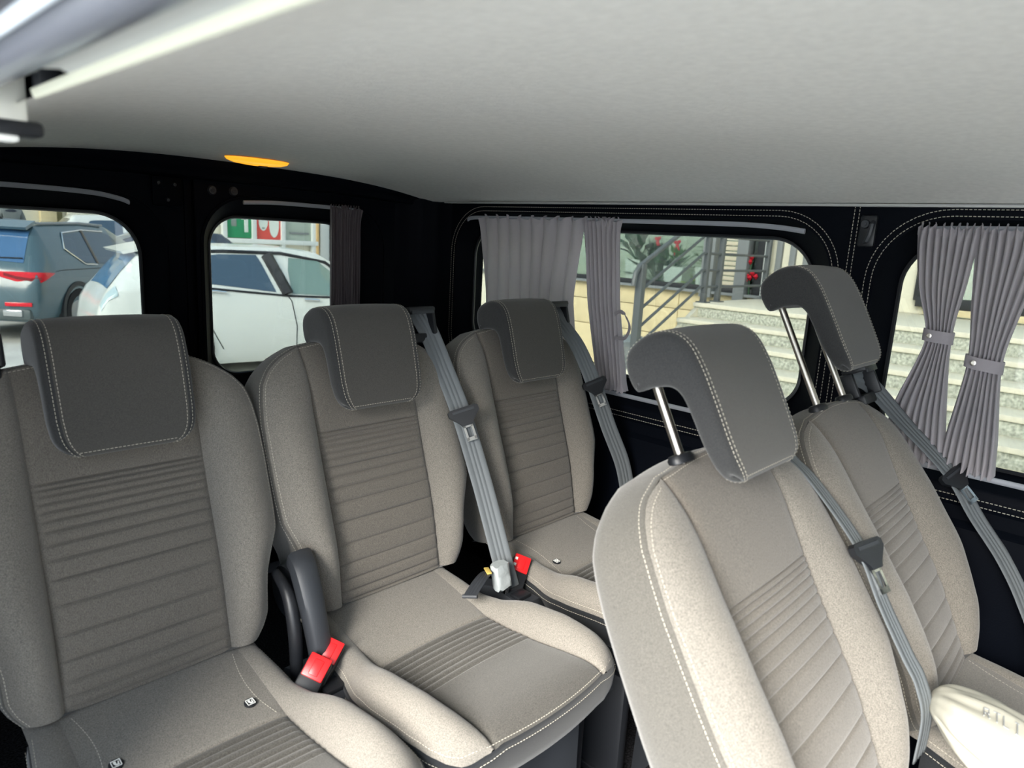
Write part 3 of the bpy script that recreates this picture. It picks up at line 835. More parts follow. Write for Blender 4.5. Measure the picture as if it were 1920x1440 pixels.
belt('seat_belt', [(1.125, -.590, .886), (1.165, -.612, .868), (1.215, -.680, .789), (1.235, -.774, .700), (1.240, -.827, .627), (1.242, -.885, .555), (1.243, -.928, .485), (1.243, -.965, .40), (1.243, -.975, .28)], (1, -.5, -.1), (-.6, -1, .4), (1.236, -.776, .697), 'grey seat belt beside the tied curtains, running past the window rail')

# buckles on stalks between the seats
def buckle(loc, front, up, label, slot):
    r = empty('belt_buckle', loc); F = Vector(front).normalized(); U = Vector(up); U = (U - F * U.dot(F)).normalized(); W = F.cross(U)
    Rm = Matrix((W, F, U)).transposed()
    mb = MB(); mb.box(Rm @ Vector((0, -.012, -.024)), (.042, .028, .088), Rm, bev=.005); mb.build('body', PLASTIC, r)
    mb = MB(); mb.box(Rm @ Vector((0, .0025, .004)), (.037, .007, .038), Rm, bev=.002)
    b = mb.build('release_button', RED, r)
    mb = MB(); mb.box(Rm @ Vector((0, .006, .003)), (.016, .003, .026), Rm, bev=.0014); mb.build('button_dimple', RED, b)
    if slot:
        mb = MB()
        for k in (-1, 1): mb.box(Rm @ Vector((.014, .0066, .004 + k * .007)), (.006, .001, .006), Rm)
        mb.build('button_print', WHITE, b, smooth=False)
    mb = MB(); mb.tube([Rm @ Vector((0, -.012, -.064)), Rm @ Vector((.0, -.008, -.10)), Rm @ Vector((.0, .012, -.16))], [.008, .007, .007], 8); mb.build('stalk', PLASTIC2, r)
    return tag(r, label, 'buckle', 'belt buckles')
FR = (-.38, -.62, .68)
buckle((.203, -.118, .402), FR, (.55, .0, .85), 'red buttoned black belt buckle, front one of the pair between two rear seats', False)
buckle((.240, -.098, .408), FR, (.55, .0, .85), 'red buttoned black belt buckle, back one of the pair between two rear seats', True)
buckle((.735, -.085, .402), FR, (.45, .0, .85), 'red buttoned black belt buckle standing alone beyond the middle rear seat', True)

# dark padded filler between the seats that the stalks come out of
for i, x in enumerate((.228, .690)):
    t = empty('stalk_boot', (x, -.11, 0))
    mb = MB(); rows = []
    for (y, z, w_) in ((-.055, .30, .050), (-.065, .345, .046), (-.05, .362, .040), (0, .366, .036), (.05, .366, .03), (.10, .35, .03)):
        rows.append([(-w_, y, .26), (-w_, y, z - .012), (-w_ * .7, y, z), (w_ * .7, y, z), (w_, y, z - .012), (w_, y, .26)])
    mb.grid(rows); mb.build('boot', PLASTIC2, t, fix=False)
    mb = MB(); mb.box((0, -.02, .365), (.04, .03, .012), bev=.004); mb.build('collar', PLASTIC, t)
    tag(t, ['charcoal boot between left and middle rear seats, under two red buckles', 'charcoal boot beyond the middle rear seat, under one red buckle'][i], 'boot')

# loose lap strap with taped end beside the middle seat
t = empty('taped_strap', (.60, -.11, .43)); 
mb = MB()
ribbon('strap', [(.030, .018, -.004), (.008, .008, .002), (-.028, -.010, .004), (-.072, -.030, -.004)], (.42, -.9, .25), (-.2, -.6, .8), PLASTIC2, t, th=.0014, width=.030)
mb = MB(); mb.tube([(-.080, -.019, -.006), (-.067, -.046, .000)], .0042, 8); mb.build('strap_end', PLASTIC2, t)
mb = MB(); mb.box((.012, .006, .008), (.010, .026, .004), Matrix.Rotation(-.5, 3, 'Z'), bev=.001); mb.build('yellow_label', mat('ochre_label', srgb(190, 165, 85), 0.6), t)
mb = MB(); rows = []
random.seed(3)
for k in range(7):
    s_ = k / 6; r_ = []
    for a in [2 * math.pi * j / 14 for j in range(14)]:
        jit = .0018 * random.uniform(-1, 1)
        r_.append((.042 + .021 * math.copysign(abs(math.cos(a)) ** .5, math.cos(a)) + jit, .002 + .012 * math.copysign(abs(math.sin(a)) ** .5, math.sin(a)) + jit - .012 * s_, .016 - .048 * s_ + jit))
    rows.append(r_)
mb.grid(rows, cu=True, caps=True); mb.build('grey_tape_wrap', mat('grey_duct_tape', srgb(158, 164, 165), 0.3, bump=(120, 0.6)), t)
mb = MB(); mb.box((.060, -.004, -.045), (.012, .008, .020), bev=.002); mb.build('anchor_hook', CHROME, t)
tag(t, 'loose black strap with ochre label and grey tape wrap on middle rear seat', 'strap')

# white cloth bag lying over the seat edge
t = empty('cloth_bag', (.66, -.93, .47))
WH = mat('white_bag_cloth', srgb(192, 189, 175), 0.75, bump=(60, 0.15))
ctr = [np.array(p) for p in cr([(.062, .050, .036), (.050, .034, .042), (.036, .010, .042), (.030, -.035, .034), (.026, -.090, .016), (.022, -.16, -.016), (.016, -.23, -.055)], 10)]
rng = random.Random(8); nb = 72
def bag_pt(i, a):
    f = i / (len(ctr) - 1); p = ctr[i]
    w = float(np.interp(f, [0, .04, .12, .3, .5, 1], [.004, .020, .034, .056, .080, .115]))
    g = min(1, f * 5)
    fold = 1 + g * (.09 * math.sin(3 * a + 3.2 * f) + .055 * math.sin(8 * a - 7 * f) + .03 * math.sin(13 * a + 5 * f)) * (1 - .35 * f)
    return np.array((p[0] + w * math.cos(a) * fold, p[1] + w * .15 * math.cos(a), p[2] + w * .5 * math.sin(a) * fold))
mb = MB(); mb.grid([[tuple(bag_pt(i, 2 * math.pi * j / nb)) for j in range(nb)] for i in range(len(ctr))], cu=True, caps=True)
bag = mb.build('bag', WH, t, auto=False)
mb = MB(); INK = mat('faint_grey_ink', srgb(150, 152, 152), 0.7)
# letters as strokes in a (advance, height) plane wrapped on the bag
GL = {'A': [(0, 0, .5, 1), (.5, 1, 1, 0), (.2, .4, .8, .4)], 'T': [(0, 1, 1, 1), (.5, 0, .5, 1)], 'L': [(0, 0, 0, 1), (0, 0, .8, 0)], 'I': [(.5, 0, .5, 1), (.2, 0, .8, 0), (.2, 1, .8, 1)], 'H': [(0, 0, 0, 1), (1, 0, 1, 1), (0, .5, 1, .5)], 'U': [(0, .1, 0, 1), (1, .1, 1, 1), (.1, 0, .9, 0)], 'R': [(0, 0, 0, 1), (0, 1, .8, 1), (.8, 1, .8, .5), (.8, .5, 0, .5), (.4, .5, .9, 0)]}
def on_bag(s_, h_):
    i = min(len(ctr) - 2, max(0, s_)); k = int(i); a = 1.55 + h_
    p = bag_pt(k, a) * (1 - (i - k)) + bag_pt(k + 1, a) * (i - k); c = ctr[k]
    d = (p - c) / np.linalg.norm(p - c); return Vector(p + d * .0012)
for q, ch in enumerate('RTLI I HUUI'):
    if ch == ' ': continue
    for x0, y0, x1, y1 in GL[ch]:
        mb.tube([on_bag(26 + 2.2 * q + 1.4 * (x0 + (x1 - x0) * k / 3),   .30 - .28 * (y0 + (y1 - y0) * k / 3)) for k in range(4)], .0010, 4)
o = mb.build('lettering', INK, bag, smooth=False); o['kind'] = 'stuff'
tag(t, 'white cloth bag with faint grey lettering at the lower right corner', 'bag')

# ================================================================== CURTAINS
def curtain(name, label, plane, coord, ztab, nf, amp, material=CURT, per=10, head=.026, seed=1, tie=None, sidesign=-1, ruffle_bot=True):
    """plane 'x' (hangs along y) or 'y' (hangs along x); ztab rows: (z, edge a, edge b, amplitude scale)"""
    rng = random.Random(seed)
    zt = sorted(ztab, key=lambda r: -r[0]); zs = [r[0] for r in zt]
    nz = 46; Z = [zs[0] + (zs[-1] - zs[0]) * (k / (nz - 1)) for k in range(nz)]
    zi = np.array(zs[::-1]); A = np.array([r[1] for r in zt][::-1]); Bv = np.array([r[2] for r in zt][::-1]); S = np.array([r[3] for r in zt][::-1])
    def sm(arr, z):
        return np.mean([np.interp(z + d, zi, arr) for d in (-.02, -.01, 0, .01, .02)])
    ph = [rng.uniform(-.9, .9) for _ in range(nf + 2)]; am = [rng.uniform(.6, 1.25) for _ in range(nf + 2)]
    npt = nf * per + 1; rows = []
    for k, z in enumerate(Z):
        a = sm(A, z); b = sm(Bv, z); s = sm(S, z); row = []
        tb = (zs[0] - z); bb = (z - zs[-1])
        for j in range(npt):
            t = j / (npt - 1); fi = t * nf; i0 = int(fi); fr = fi - i0
            p_ = ph[i0] * (1 - fr) + ph[i0 + 1] * fr; m_ = am[i0] * (1 - fr) + am[i0 + 1] * fr
            th = 2 * math.pi * fi + p_ + .5 * math.sin(z * 9 + i0)
            d = amp * s * m_ * math.sin(th)
            e = a + (b - a) * t + (b - a) / nf * .16 * math.cos(th)
            zz = z
            if tb < head:          # gathered heading above the casing
                q = 1 - tb / head
                d = d * (.55 + .45 * tb / head) + amp * .5 * math.sin(2.0 * th + i0) * q; zz += .0075 * q * math.sin(1.0 * th + ph[i0])
            if ruffle_bot and bb < .025:
                q = 1 - bb / .025; d += amp * .5 * q * math.sin(2.1 * th + 1.7 * i0); zz += .004 * q * math.sin(1.9 * th)
            row.append((coord + d, e, zz) if plane == 'x' else (e, coord + d, zz))
        rows.append(row)
    r = empty(name, (0, 0, 0))
    mb = MB(); mb.grid(rows); mb.build('drape', material, r, fix=False, auto=False)
    if tie:
        z, hgt, slant, out = tie; a = sm(A, z); b = sm(Bv, z); c = (a + b) / 2; w = abs(a - b) / 2 + .004; rows = []
        for k in range(29):
            th = 2 * math.pi * k / 28
            e = c + w * math.copysign(abs(math.cos(th)) ** .8, math.cos(th)); x = coord - out * math.sin(th) * sidesign * -1
            zz = z + slant * math.cos(th)
            rows.append([(x, e, zz - hgt / 2), (x - .0008, e, zz), (x, e, zz + hgt / 2)])
        mb = MB(); mb.grid(rows); tb_ = mb.build('tie_band', CURT, r, fix=False, auto=False)
        mb = MB(); rows = []
        e0 = c + w * .45
        for rr, h in ((.0052, 0), (.0052, .0015), (.0030, .002), (.0028, .0008), (0, .0008)):
            rows.append([(coord - out - .001 - h, e0 + rr * math.cos(q), z + slant * .45 + rr * math.sin(q)) for q in [2 * math.pi * j / 14 for j in range(14)]])
        mb.grid(rows, cu=True); mb.build('snap_button', STEEL, tb_)
    return tag(r, label, 'curtain', 'curtains')
CX = 1.258
curtain('curtain', 'wide spread grey curtain, backlit, behind the far right rear seat headrest', 'x', CX, [(1.180, .640, .222, 1), (1.14, .630, .222, .9), (.95, .603, .240, .7), (.70, .585, .205, .8)], 8, .014, seed=4)
cb = curtain('curtain', 'narrow bunched grey curtain with a loose tie loop, beside the spread one', 'x', CX, [(1.180, .217, .090, 1), (1.12, .205, .085, 1), (.95, .180, .066, 1), (.712, .120, .026, 1)], 8, .017, seed=9)
mb = MB()
P = cr([(CX - .018, .070, .925), (CX - .022, .048, .936), (CX - .026, .024, .920), (CX - .024, .014, .895), (CX - .022, .028, .866), (CX - .018, .062, .862)], 6)
ribbon('tie_loop', P, (.2, .8, .6), (-1, 0, 0), CURT, cb, th=.0008, width=.010, n=2)
curtain('curtain', 'grey tied curtain left in the second side window, ring button on its tie', 'x', CX, [(1.184, -.634, -.738, 1), (1.14, -.637, -.738, 1), (1.06, -.650, -.733, .9), (1.0, -.672, -.726, .75), (.965, -.682, -.726, .6), (.92, -.672, -.728, .8), (.82, -.640, -.738, 1), (.706, -.625, -.752, 1)], 8, .018, seed=12, tie=(.968, .024, .002, .020))
curtain('curtain', 'grey tied curtain right in the second side window, tied lower down', 'x', CX, [(1.184, -.736, -.850, 1), (1.14, -.738, -.850, 1), (1.03, -.748, -.830, .9), (.96, -.757, -.818, .7), (.925, -.759, -.816, .6), (.88, -.756, -.820, .8), (.78, -.745, -.832, 1), (.704, -.742, -.838, 1)], 8, .018, seed=21, tie=(.925, .024, .004, .020))
curtain('curtain', 'narrow curtain, toned dark for shade, bunched in the right rear door window', 'y', YR - .022, [(1.182, .866, .985, 1), (1.14, .868, .975, 1), (.90, .868, .975, 1), (.68, .868, .972, 1)], 11, .009, material=cloth_translucent('shade_toned_curtain_cloth', srgb(96, 88, 92), 0.25), seed=31)  # same curtain with its shade put into a darker, less translucent cloth

# ================================================================== OUTSIDE
GZ = -0.69
def out_mat(*a, **k): return mat(*a, **k)
PAVE = mat('paver_stone', srgb(206, 200, 188), 0.9, var=(6, 0.15), bump=(60, 0.4))
JOINT = mat('paver_joint', srgb(206, 203, 197), 1.0, var=(3, 0.1))
CONC = mat('pale_granite_tread', srgb(226, 219, 200), 0.8, var=(18, 0.06), bump=(90, 0.2))
RISER = mat('speckled_granite_riser', srgb(182, 184, 172), 0.8, var=(45, 0.45), bump=(70, 0.5))
BEIGE = mat('beige_stone_cladding', srgb(216, 200, 160), 0.85, var=(9, 0.08), bump=(60, 0.3))
CREAMW = mat('cream_render', srgb(226, 222, 204), 0.9, var=(2, 0.04))
STEELG = mat('grey_railing_paint', srgb(92, 96, 98), 0.45)
FRAMEB = mat('dark_window_frame', srgb(42, 44, 48), 0.5)
SHOPGL = glass('shop_pane', (0.88, 0.92, 0.90, 1), 0.07)
INSIDE = mat('shop_interior', srgb(186, 194, 182), 0.9, var=(1.5, 0.2))
LEAF = mat('plant_leaf', srgb(62, 112, 48), 0.5, var=(8, 0.3))
LEAFD = mat('plant_leaf_dark', srgb(48, 84, 58), 0.5, var=(8, 0.3))
LEAFY = mat('plant_leaf_yellow', srgb(150, 176, 60), 0.5)
POTW = mat('white_pot', srgb(226, 230, 226), 0.5)
REDR = mat('red_ribbon', srgb(214, 38, 58), 0.6)
GREYC = mat('grey_column_paint', srgb(128, 132, 134), 0.6)

# ground with the pavers that can be seen through the left rear window
mb = MB(); mb.box((2, 4, GZ - .06), (60, 60, .08)); g = struct(mb.build('floor.001', JOINT))
g.name = 'floor_outside'
pm = MB(); pm.box((0, 0, 0), (.192, .096, .03), bev=.006); pmesh = pm.build('paver', PAVE, g, smooth=False)
pmesh.location = (1.0, 6.6, GZ - .009)
pr_ = math.radians(-18)
first = True
cnt = 0
for i in range(-4, 16):
    for j in range(-8, 12):
        if cnt >= 296: break
        x = .25 + i * .1 * 2 + (.1 if j % 2 else 0) - .6; y = 7.0 + j * .1
        p = pmesh if first else pmesh.copy()
        if not first: COL.objects.link(p)
        first = False; cnt += 1
        p.location = (x * math.cos(.12) - (y - 7) * math.sin(.12), 7 + x * math.sin(.12) + (y - 7) * math.cos(.12), GZ - .009 + .002 * random.uniform(-1, 1)); p.rotation_euler = (0, 0, .12)

# ---- stairs beside the van
X0, RS, TD = 6.57, .157, .32
YA, YB = 2.75, -7.0
stair = struct(empty('trim_11'))
stair.name = 'wall_stair'
def slab(name, x0, x1, z0, z1, m_, b=.008):
    mb = MB(); mb.box(((x0 + x1) / 2, (YA + YB) / 2, (z0 + z1) / 2), (x1 - x0, YA - YB, z1 - z0), bev=b); return mb.build(name, m_, stair)
for k in range(8):
    xn = X0 - TD * k; z = .55 - RS * k
    if z < GZ + .02: break
    slab('tread', xn, xn + (TD + .04 if k else 1.8), z - .045, z, CONC)
    slab('riser', xn + .03, xn + .10, max(z - RS, GZ), z - .045, RISER, .002)
slab('stair_core', X0 + .1, 8.35, GZ, .50, RISER, .002)
mb = MB()
poly = [(X0 - TD * 7.2, YA, GZ), (X0 + .1, YA, GZ), (X0 + .1, YA, .5)]
mb.prism([(X0 - TD * 6.6, YA - .002, GZ), (8.3, YA - .002, GZ), (8.3, YA - .002, .5), (X0 + .05, YA - .002, .5)], (0, 0, 0), (0, -.05, 0)); mb.build('stair_cheek', CONC, stair)

# ---- railing: follows the stair then runs along the landing to the wall
YRL = 2.68
rail_ = empty('stair_railing', (5.39, YRL, 0)); O = Vector((5.39, YRL, 0))
def nose(x): return .55 - RS * (X0 - x) / TD if x < X0 else .55
def rpiece(name, pts, r):
    mb = MB(); mb.tube([Vector(p) - O for p in pts], r, 8); return mb.build(name, STEELG, rail_)
def post(x, top, r=.035):
    mb = MB(); mb.box((x - O.x, 0, (nose(x) + top) / 2 - .01), (r * 1.6, r * 1.6, top - nose(x) + .02), bev=.004); mb.build('post', STEELG, rail_)
    mb = MB(); mb.box((x - O.x, 0, nose(x) + .006), (.12, .12, .012), bev=.003); mb.build('post_foot', STEELG, rail_)
post(5.39, nose(5.39) + .98, .045)
post(6.66, 1.62); post(6.98, 1.62); post(8.2, 1.60)
for dz in (.98,):
    rpiece('handrail', [(5.27, YRL, nose(5.3) + dz - .16), (5.29, YRL, nose(5.3) + dz - .04), (5.36, YRL, nose(5.36) + dz), (6.6, YRL, .55 + dz - .0), (8.25, YRL, .55 + dz)], .024)
for dz in (.72, .53, .35, .17):
    rpiece('mid_rail', [(5.39, YRL, nose(5.39) + dz), (6.57, YRL, .55 + dz), (8.25, YRL, .55 + dz)], .015)
mb = MB(); 
tag(rail_, 'grey steel stair railing with sloping bars, seen through the side window', 'railing')

# ---- shop front wall behind the stairs
XS = 8.35
wall = struct(empty('wall_shop', (0, 0, 0)))
shopwin = struct(empty('window_5', (0, 0, 0))); shopback = struct(empty('wall_shop_back', (0, 0, 0))); shopsill = struct(empty('floor_shop', (0, 0, 0)))
def wbox(name, x, y, z, d, m_, parent=wall, b=.004):
    mb = MB(); mb.box((x, y, z), d, bev=b); return mb.build(name, m_, parent)
# cladding panels left of the stairs
for zi_, (z0, z1) in enumerate(((GZ, -.10), (-.09, .285), (.295, .545))):
    for k in range(6):
        y0 = 2.7 + k * 1.25; wbox('cladding_panel', XS + .05, y0 + .62, (z0 + z1) / 2, (.10, 1.24, z1 - z0), BEIGE)
wbox('sill', XS, 5.4, .565, (.22, 5.5, .035), GREYC)
wbox('window_frame', XS + .03, 5.2, .615, (.08, 4.6, .065), FRAMEB, parent=shopwin)
wbox('window_frame', XS + .03, 5.2, 3.0, (.08, 4.6, .08), FRAMEB, parent=shopwin)
for y in (3.56, 5.55, 7.3): wbox('window_frame', XS + .03, y, 1.8, (.08, .07, 2.4), FRAMEB, parent=shopwin)
wbox('shop_pane', XS + .04, 5.2, 1.8, (.012, 4.6, 2.3), SHOPGL, b=.001, parent=shopwin)
wbox('back_wall', XS + 1.3, 4.6, 1.2, (.05, 8.0, 4.0), INSIDE, parent=shopback)
wbox('display_ledge', XS + .7, 4.6, .52, (1.3, 6.0, .05), CREAMW, parent=shopsill)
wbox('pale_wall', XS + .05, 9.4, 1.2, (.12, 3.6, 3.6), CREAMW)
for k in range(7): wbox('wall_rib', XS - .02, 7.75 + .42 * k, 1.2, (.05, .10, 3.6), GREYC if k % 2 else CREAMW)
# entrance: columns, wicker bench back, door, ribbed wall
for y, w_ in ((3.50, .17), (3.03, .15)): wbox('column', XS - .05, y, 1.6, (.16, w_, 2.2), GREYC)
for k in range(9): wbox('wicker_row', XS + .05, 3.28, .70 + .065 * k, (.05, .34, .055), mat('cream_wicker', srgb(206, 198, 176), .8) if k == 0 else bpy.data.materials['cream_wicker'], b=.012)
wbox('cream_awning_panel', XS + .05, 3.28, 1.36, (.06, .36, .20), CREAMW)
wbox('door_frame', XS + .02, 2.83, 1.6, (.10, .10, 2.2), FRAMEB)
wbox('door_leaf', XS + .10, 2.93, 1.55, (.04, .30, 2.0), mat('dark_door', srgb(64, 70, 70), .5))
wbox('ribbed_panel', XS + .06, 1.75, 1.7, (.06, 2.0, 2.3), CREAMW)
wbox('white_jamb', XS - .02, 2.74, 1.6, (.06, .07, 2.1), POTW)
for k in range(6): wbox('wall_rib', XS + .0, 2.60 - .17 * k, 1.6, (.06, .07, 2.1), GREYC)
# right shop window above the landing
wbox('sill', XS - .02, -2.6, .60, (.16, 7.0, .07), BEIGE)
wbox('window_frame', XS, -2.6, .69, (.10, 7.2, .11), FRAMEB, parent=shopwin)
wbox('shop_pane', XS + .02, -2.6, 1.9, (.012, 7.2, 2.3), SHOPGL, b=.001, parent=shopwin)
for y in (1.0, -.6, -2.4): wbox('window_frame', XS, y, 1.9, (.08, .06, 2.4), FRAMEB, parent=shopwin)
wbox('back_wall', XS + 1.2, -2.6, 1.8, (.05, 8.0, 3.0), INSIDE, parent=shopback)
wbox('upper_wall', XS + .05, 0, 4.2, (.3, 22, 2.2), CREAMW)
wbox('awning', XS - .2, 3.6, 3.1, (.7, 9, .12), GREYC)

# potted plants in the shop window
def plant(x, y, z, pot, leafm, n, ln, label, seed, ribbon_=None, wide=.5):
    rng = random.Random(seed); r = empty('potted_plant', (x, y, z))
    if pot:
        mb = MB(); w_ = pot[0]; h = pot[1]
        mb.grid([[(w_ * a * .8, w_ * b * .8, 0) for a, b in ((-1, -1), (1, -1), (1, 1), (-1, 1))], [(w_ * a, w_ * b, h) for a, b in ((-1, -1), (1, -1), (1, 1), (-1, 1))], [(w_ * .9 * a, w_ * .9 * b, h) for a, b in ((-1, -1), (1, -1), (1, 1), (-1, 1))], [(w_ * .85 * a, w_ * .85 * b, h - .03) for a, b in ((-1, -1), (1, -1), (1, 1), (-1, 1))]], cu=True, caps=True)
        mb.build('pot', POTW, r)
        base = h - .02
    else: base = 0
    mb = MB(); stem = MB()
    for k in range(n):
        az = rng.uniform(0, 2 * math.pi); el = rng.uniform(.35, 1.35); L = ln * rng.uniform(.6, 1.1)
        d = Vector((math.cos(az) * math.cos(el) * wide * 2, math.sin(az) * math.cos(el) * wide * 2, math.sin(el)))
        p0 = Vector((0, 0, base)); c = p0 + d * L * .5; e = p0 + d * L + Vector((0, 0, -L * .25 * math.cos(el)))
        sd = d.cross(Vector((0, 0, 1))).normalized() * L * .12
        stem.tube([p0, c], .006, 5)
        mb.add([c - (c - p0) * .2, c + (e - c) * .35 + sd, e, c + (e - c) * .35 - sd, c + (e - c) * .4 + Vector((0, 0, .012))], [(0, 1, 4), (1, 2, 4), (2, 3, 4), (3, 0, 4)])
    s_ = mb.build('foliage', leafm, r, fix=False, smooth=False); s_['kind'] = 'stuff'
    stem.build('stems', LEAFD, r)
    if ribbon_:
        mb = MB(); z_ = base + ribbon_
        for k, (dx, dz) in enumerate(((-.05, .05), (.05, .04), (-.03, -.12), (.03, -.16))):
            mb.tube([(-.1, 0, z_), (-.11, dx * .6, z_ + dz * .6), (-.10, dx, z_ + dz)], [.014, .03, .008], 6)
        mb.build('red_bow', REDR, r)
    return tag(r, label, 'plant', 'plants in the shop window')
plant(8.75, 4.95, .56, (.13, .36), LEAFD, 26, .75, 'tall dark green plant in white pot at left of shop window', 1)
plant(8.85, 4.62, .56, None, LEAFD, 30, .8, 'broad dark plant with a red bow high on it, left part of shop window', 2, ribbon_=.66)
plant(8.70, 4.20, .56, (.16, .30), LEAF, 16, .42, 'plant in white trough with a red bow, middle of shop window', 3, ribbon_=.34)
plant(8.80, 3.95, .56, None, LEAFY, 18, .45, 'yellow green leafy plant in the middle of shop window', 4)
plant(8.70, 3.72, .56, (.14, .32), LEAF, 26, .40, 'bushy green plant in white pot behind the railing post', 5)
plant(9.1, 3.8, 1.05, None, LEAF, 24, .4, 'bright green plant high up behind the sloping rails', 6)
# red flowers in front of the door
t = empty('red_flowers', (XS - .02, 2.93, .56))
mb = MB(); mb.tube([(0, 0, 0), (0, .02, .3), (0, .0, .52)], .012, 6); mb.build('stem', LEAFD, t)
mb = MB()
for dy, dz in ((0, .50), (.02, .44), (-.03, .30), (.04, .27), (-.08, .26), (.0, .24), (.05, .20)): mb.tube([(-.02, dy, dz - .03), (-.04, dy, dz), (-.02, dy, dz + .03)], [.01, .035, .01], 7)
mb.build('blossoms', REDR, t)
tag(t, 'red flowers on a stem in front of the dark entrance door', 'flowers')
# bin beside the stairs
t = empty('waste_bin', (5.75, 2.95, GZ))
mb = MB(); rows = []
for r_, z in ((.14, 0), (.16, .6), (.165, .78), (.15, .80), (.14, .76)): rows.append([(r_ * math.cos(a), r_ * math.sin(a), z) for a in [2 * math.pi * k / 20 for k in range(20)]])
mb.grid(rows, cu=True, caps=True); mb.build('drum', mat('grey_bin_mesh', srgb(112, 116, 116), .6, var=(40, .3)), t)
mb = MB(); rng = random.Random(5); rows = []
for r_, z in ((.14, .74), (.17, .80), (.20, .84), (.13, .88), (.02, .89)): rows.append([((r_ + .03 * rng.uniform(-1, 1)) * math.cos(a), (r_ + .03 * rng.uniform(-1, 1)) * math.sin(a), z + .02 * rng.uniform(-1, 1)) for a in [2 * math.pi * k / 20 for k in range(20)]])
mb.grid(rows, cu=True, caps=True); mb.build('bin_liner', mat('grey_bin_liner', srgb(130, 136, 138), .35), t)
tag(t, 'grey bin with crumpled liner at the foot of the railing', 'bin')

# ---- cars
CARGL = mat('car_glass', srgb(62, 84, 104), 0.06, spec=0.8)
CARGL2 = mat('car_glass_clear', srgb(120, 146, 140), 0.08, spec=0.8)
TYRE = mat('tyre', srgb(30, 30, 32), 0.9)
ALLOY = mat('alloy', srgb(150, 152, 155), 0.3, metal=0.8)
BLACKT = mat('black_car_trim', srgb(34, 36, 40), 0.5)
LAMPR = mat('red_tail_lamp', srgb(222, 22, 44), 0.15, coat=0.6)
LAMPD = mat('dark_tail_lamp', srgb(130, 16, 30), 0.15, coat=0.6)
def car(label, org, heading, st, paint, wheels, group=None):
    r = empty('car', (org[0], org[1], GZ), math.atan2(heading[1], heading[0]))
    X = [s[0] for s in st]
    def I(k, x): return float(np.interp(x, X, [s[k] for s in st]))
    def half(x):
        zl, zb, zt, hw, hr = (I(k, x) for k in (1, 2, 3, 4, 5))
        return [(0, zl), (hw * .86, zl), (hw * .97, zl + .12), (hw, zl + (zb - zl) * .55), (hw * .985, zb - .06), (hw * .96, zb), (hr, zb + (zt - zb) * .86), (hr * .90, zt - .015), (hr * .5, zt), (0, zt + .008)]
    def S(x, p, side=1, off=0):
        h = half(x); i = min(int(p), len(h) - 2); f = p - i
        y = h[i][0] * (1 - f) + h[i + 1][0] * f; z = h[i][1] * (1 - f) + h[i + 1][1] * f
        v = Vector((x, y * side, z))
        if off:
            e = .02
            def raw(xx, pp):
                hh = half(xx); ii = min(max(int(pp), 0), len(hh) - 2); ff = pp - ii
                return Vector((xx, (hh[ii][0] * (1 - ff) + hh[ii + 1][0] * ff) * side, hh[ii][1] * (1 - ff) + hh[ii + 1][1] * ff))
            n_ = (raw(x + e, p) - raw(x - e, p)).cross(raw(x, p + e) - raw(x, p - e)) * -side
            if n_.length > 1e-9: v += n_.normalized() * off
        return v
    xs_ = sorted(set(list(np.linspace(X[0], X[-1], 60)) + X)); rows = []
    for x in xs_:
        h = half(x); rows.append([(x, y, z) for y, z in h] + [(x, -y, z) for y, z in h[-2:0:-1]])
    mb = MB(); mb.grid(rows, cu=True, caps=True); body = mb.build('body', paint, r)
    for xw in wheels[0]:
        for s in (-1, 1):
            R_ = wheels[1]; yw = I(4, xw) - .09
            mb = MB(); rows = []
            for rr, o in ((R_ * .6, -.08), (R_ * .96, -.10), (R_, -.08), (R_, .08), (R_ * .96, .10), (R_ * .68, .10)):
                rows.append([(xw + rr * math.cos(a), s * (yw + o), R_ + rr * math.sin(a)) for a in [2 * math.pi * k / 28 for k in range(28)]])
            mb.grid(rows, cu=True); w_ = mb.build('wheel', TYRE, r)
            mb = MB(); rows = []
            for rr, o in ((R_ * .68, .09), (R_ * .62, .07), (R_ * .2, .09), (.01, .09)):
                rows.append([(xw + rr * math.cos(a), s * (yw + o), R_ + rr * math.sin(a)) for a in [2 * math.pi * k / 28 for k in range(28)]])
            mb.grid(rows, cu=True); mb.build('rim', ALLOY, w_)
            mb = MB(); rows = []
            for rr, o in ((R_ * 1.02, -.02), (R_ * 1.04, .105), (R_ * 1.22, .102), (R_ * 1.24, .03)):
                rows.append([(xw + rr * math.cos(a), s * (yw + o), R_ + .02 + rr * math.sin(a)) for a in [-.25 + (math.pi + .5) * k / 24 for k in range(25)]])
            mb.grid(rows); mb.build('wheel_arch', BLACKT, r)
    def patch(name, material, poly_lo, poly_hi, off=.006, sides=(1, -1), nx=14, np_=5, parent=None, x_of=None):
        """poly_lo/hi: (x, p) polylines giving lower and upper border over a common x range"""
        last = None
        for s in sides:
            x0 = max(poly_lo[0][0], poly_hi[0][0]); x1 = min(poly_lo[-1][0], poly_hi[-1][0]); rows = []
            for k in range(nx + 1):
                x = x0 + (x1 - x0) * k / nx
                a = np.interp(x, [q[0] for q in poly_lo], [q[1] for q in poly_lo]); b = np.interp(x, [q[0] for q in poly_hi], [q[1] for q in poly_hi])
                rows.append([tuple(S(x, a + (b - a) * j / np_, s, off)) for j in range(np_ + 1)])
            mb = MB(); mb.grid(rows); last = mb.build(name, material, parent or r, auto=False)
        return last
    def strip(name, material, pts, off=.012, rr=.012, sides=(1, -1), parent=None):
        for s in sides:
            mb = MB(); mb.tube([S(x, p, s, off) for x, p in pts], rr, 6); o = mb.build(name, material, parent or r)
        return o
    tag(r, label, 'car', group)
    return r, body, S, patch, strip, I
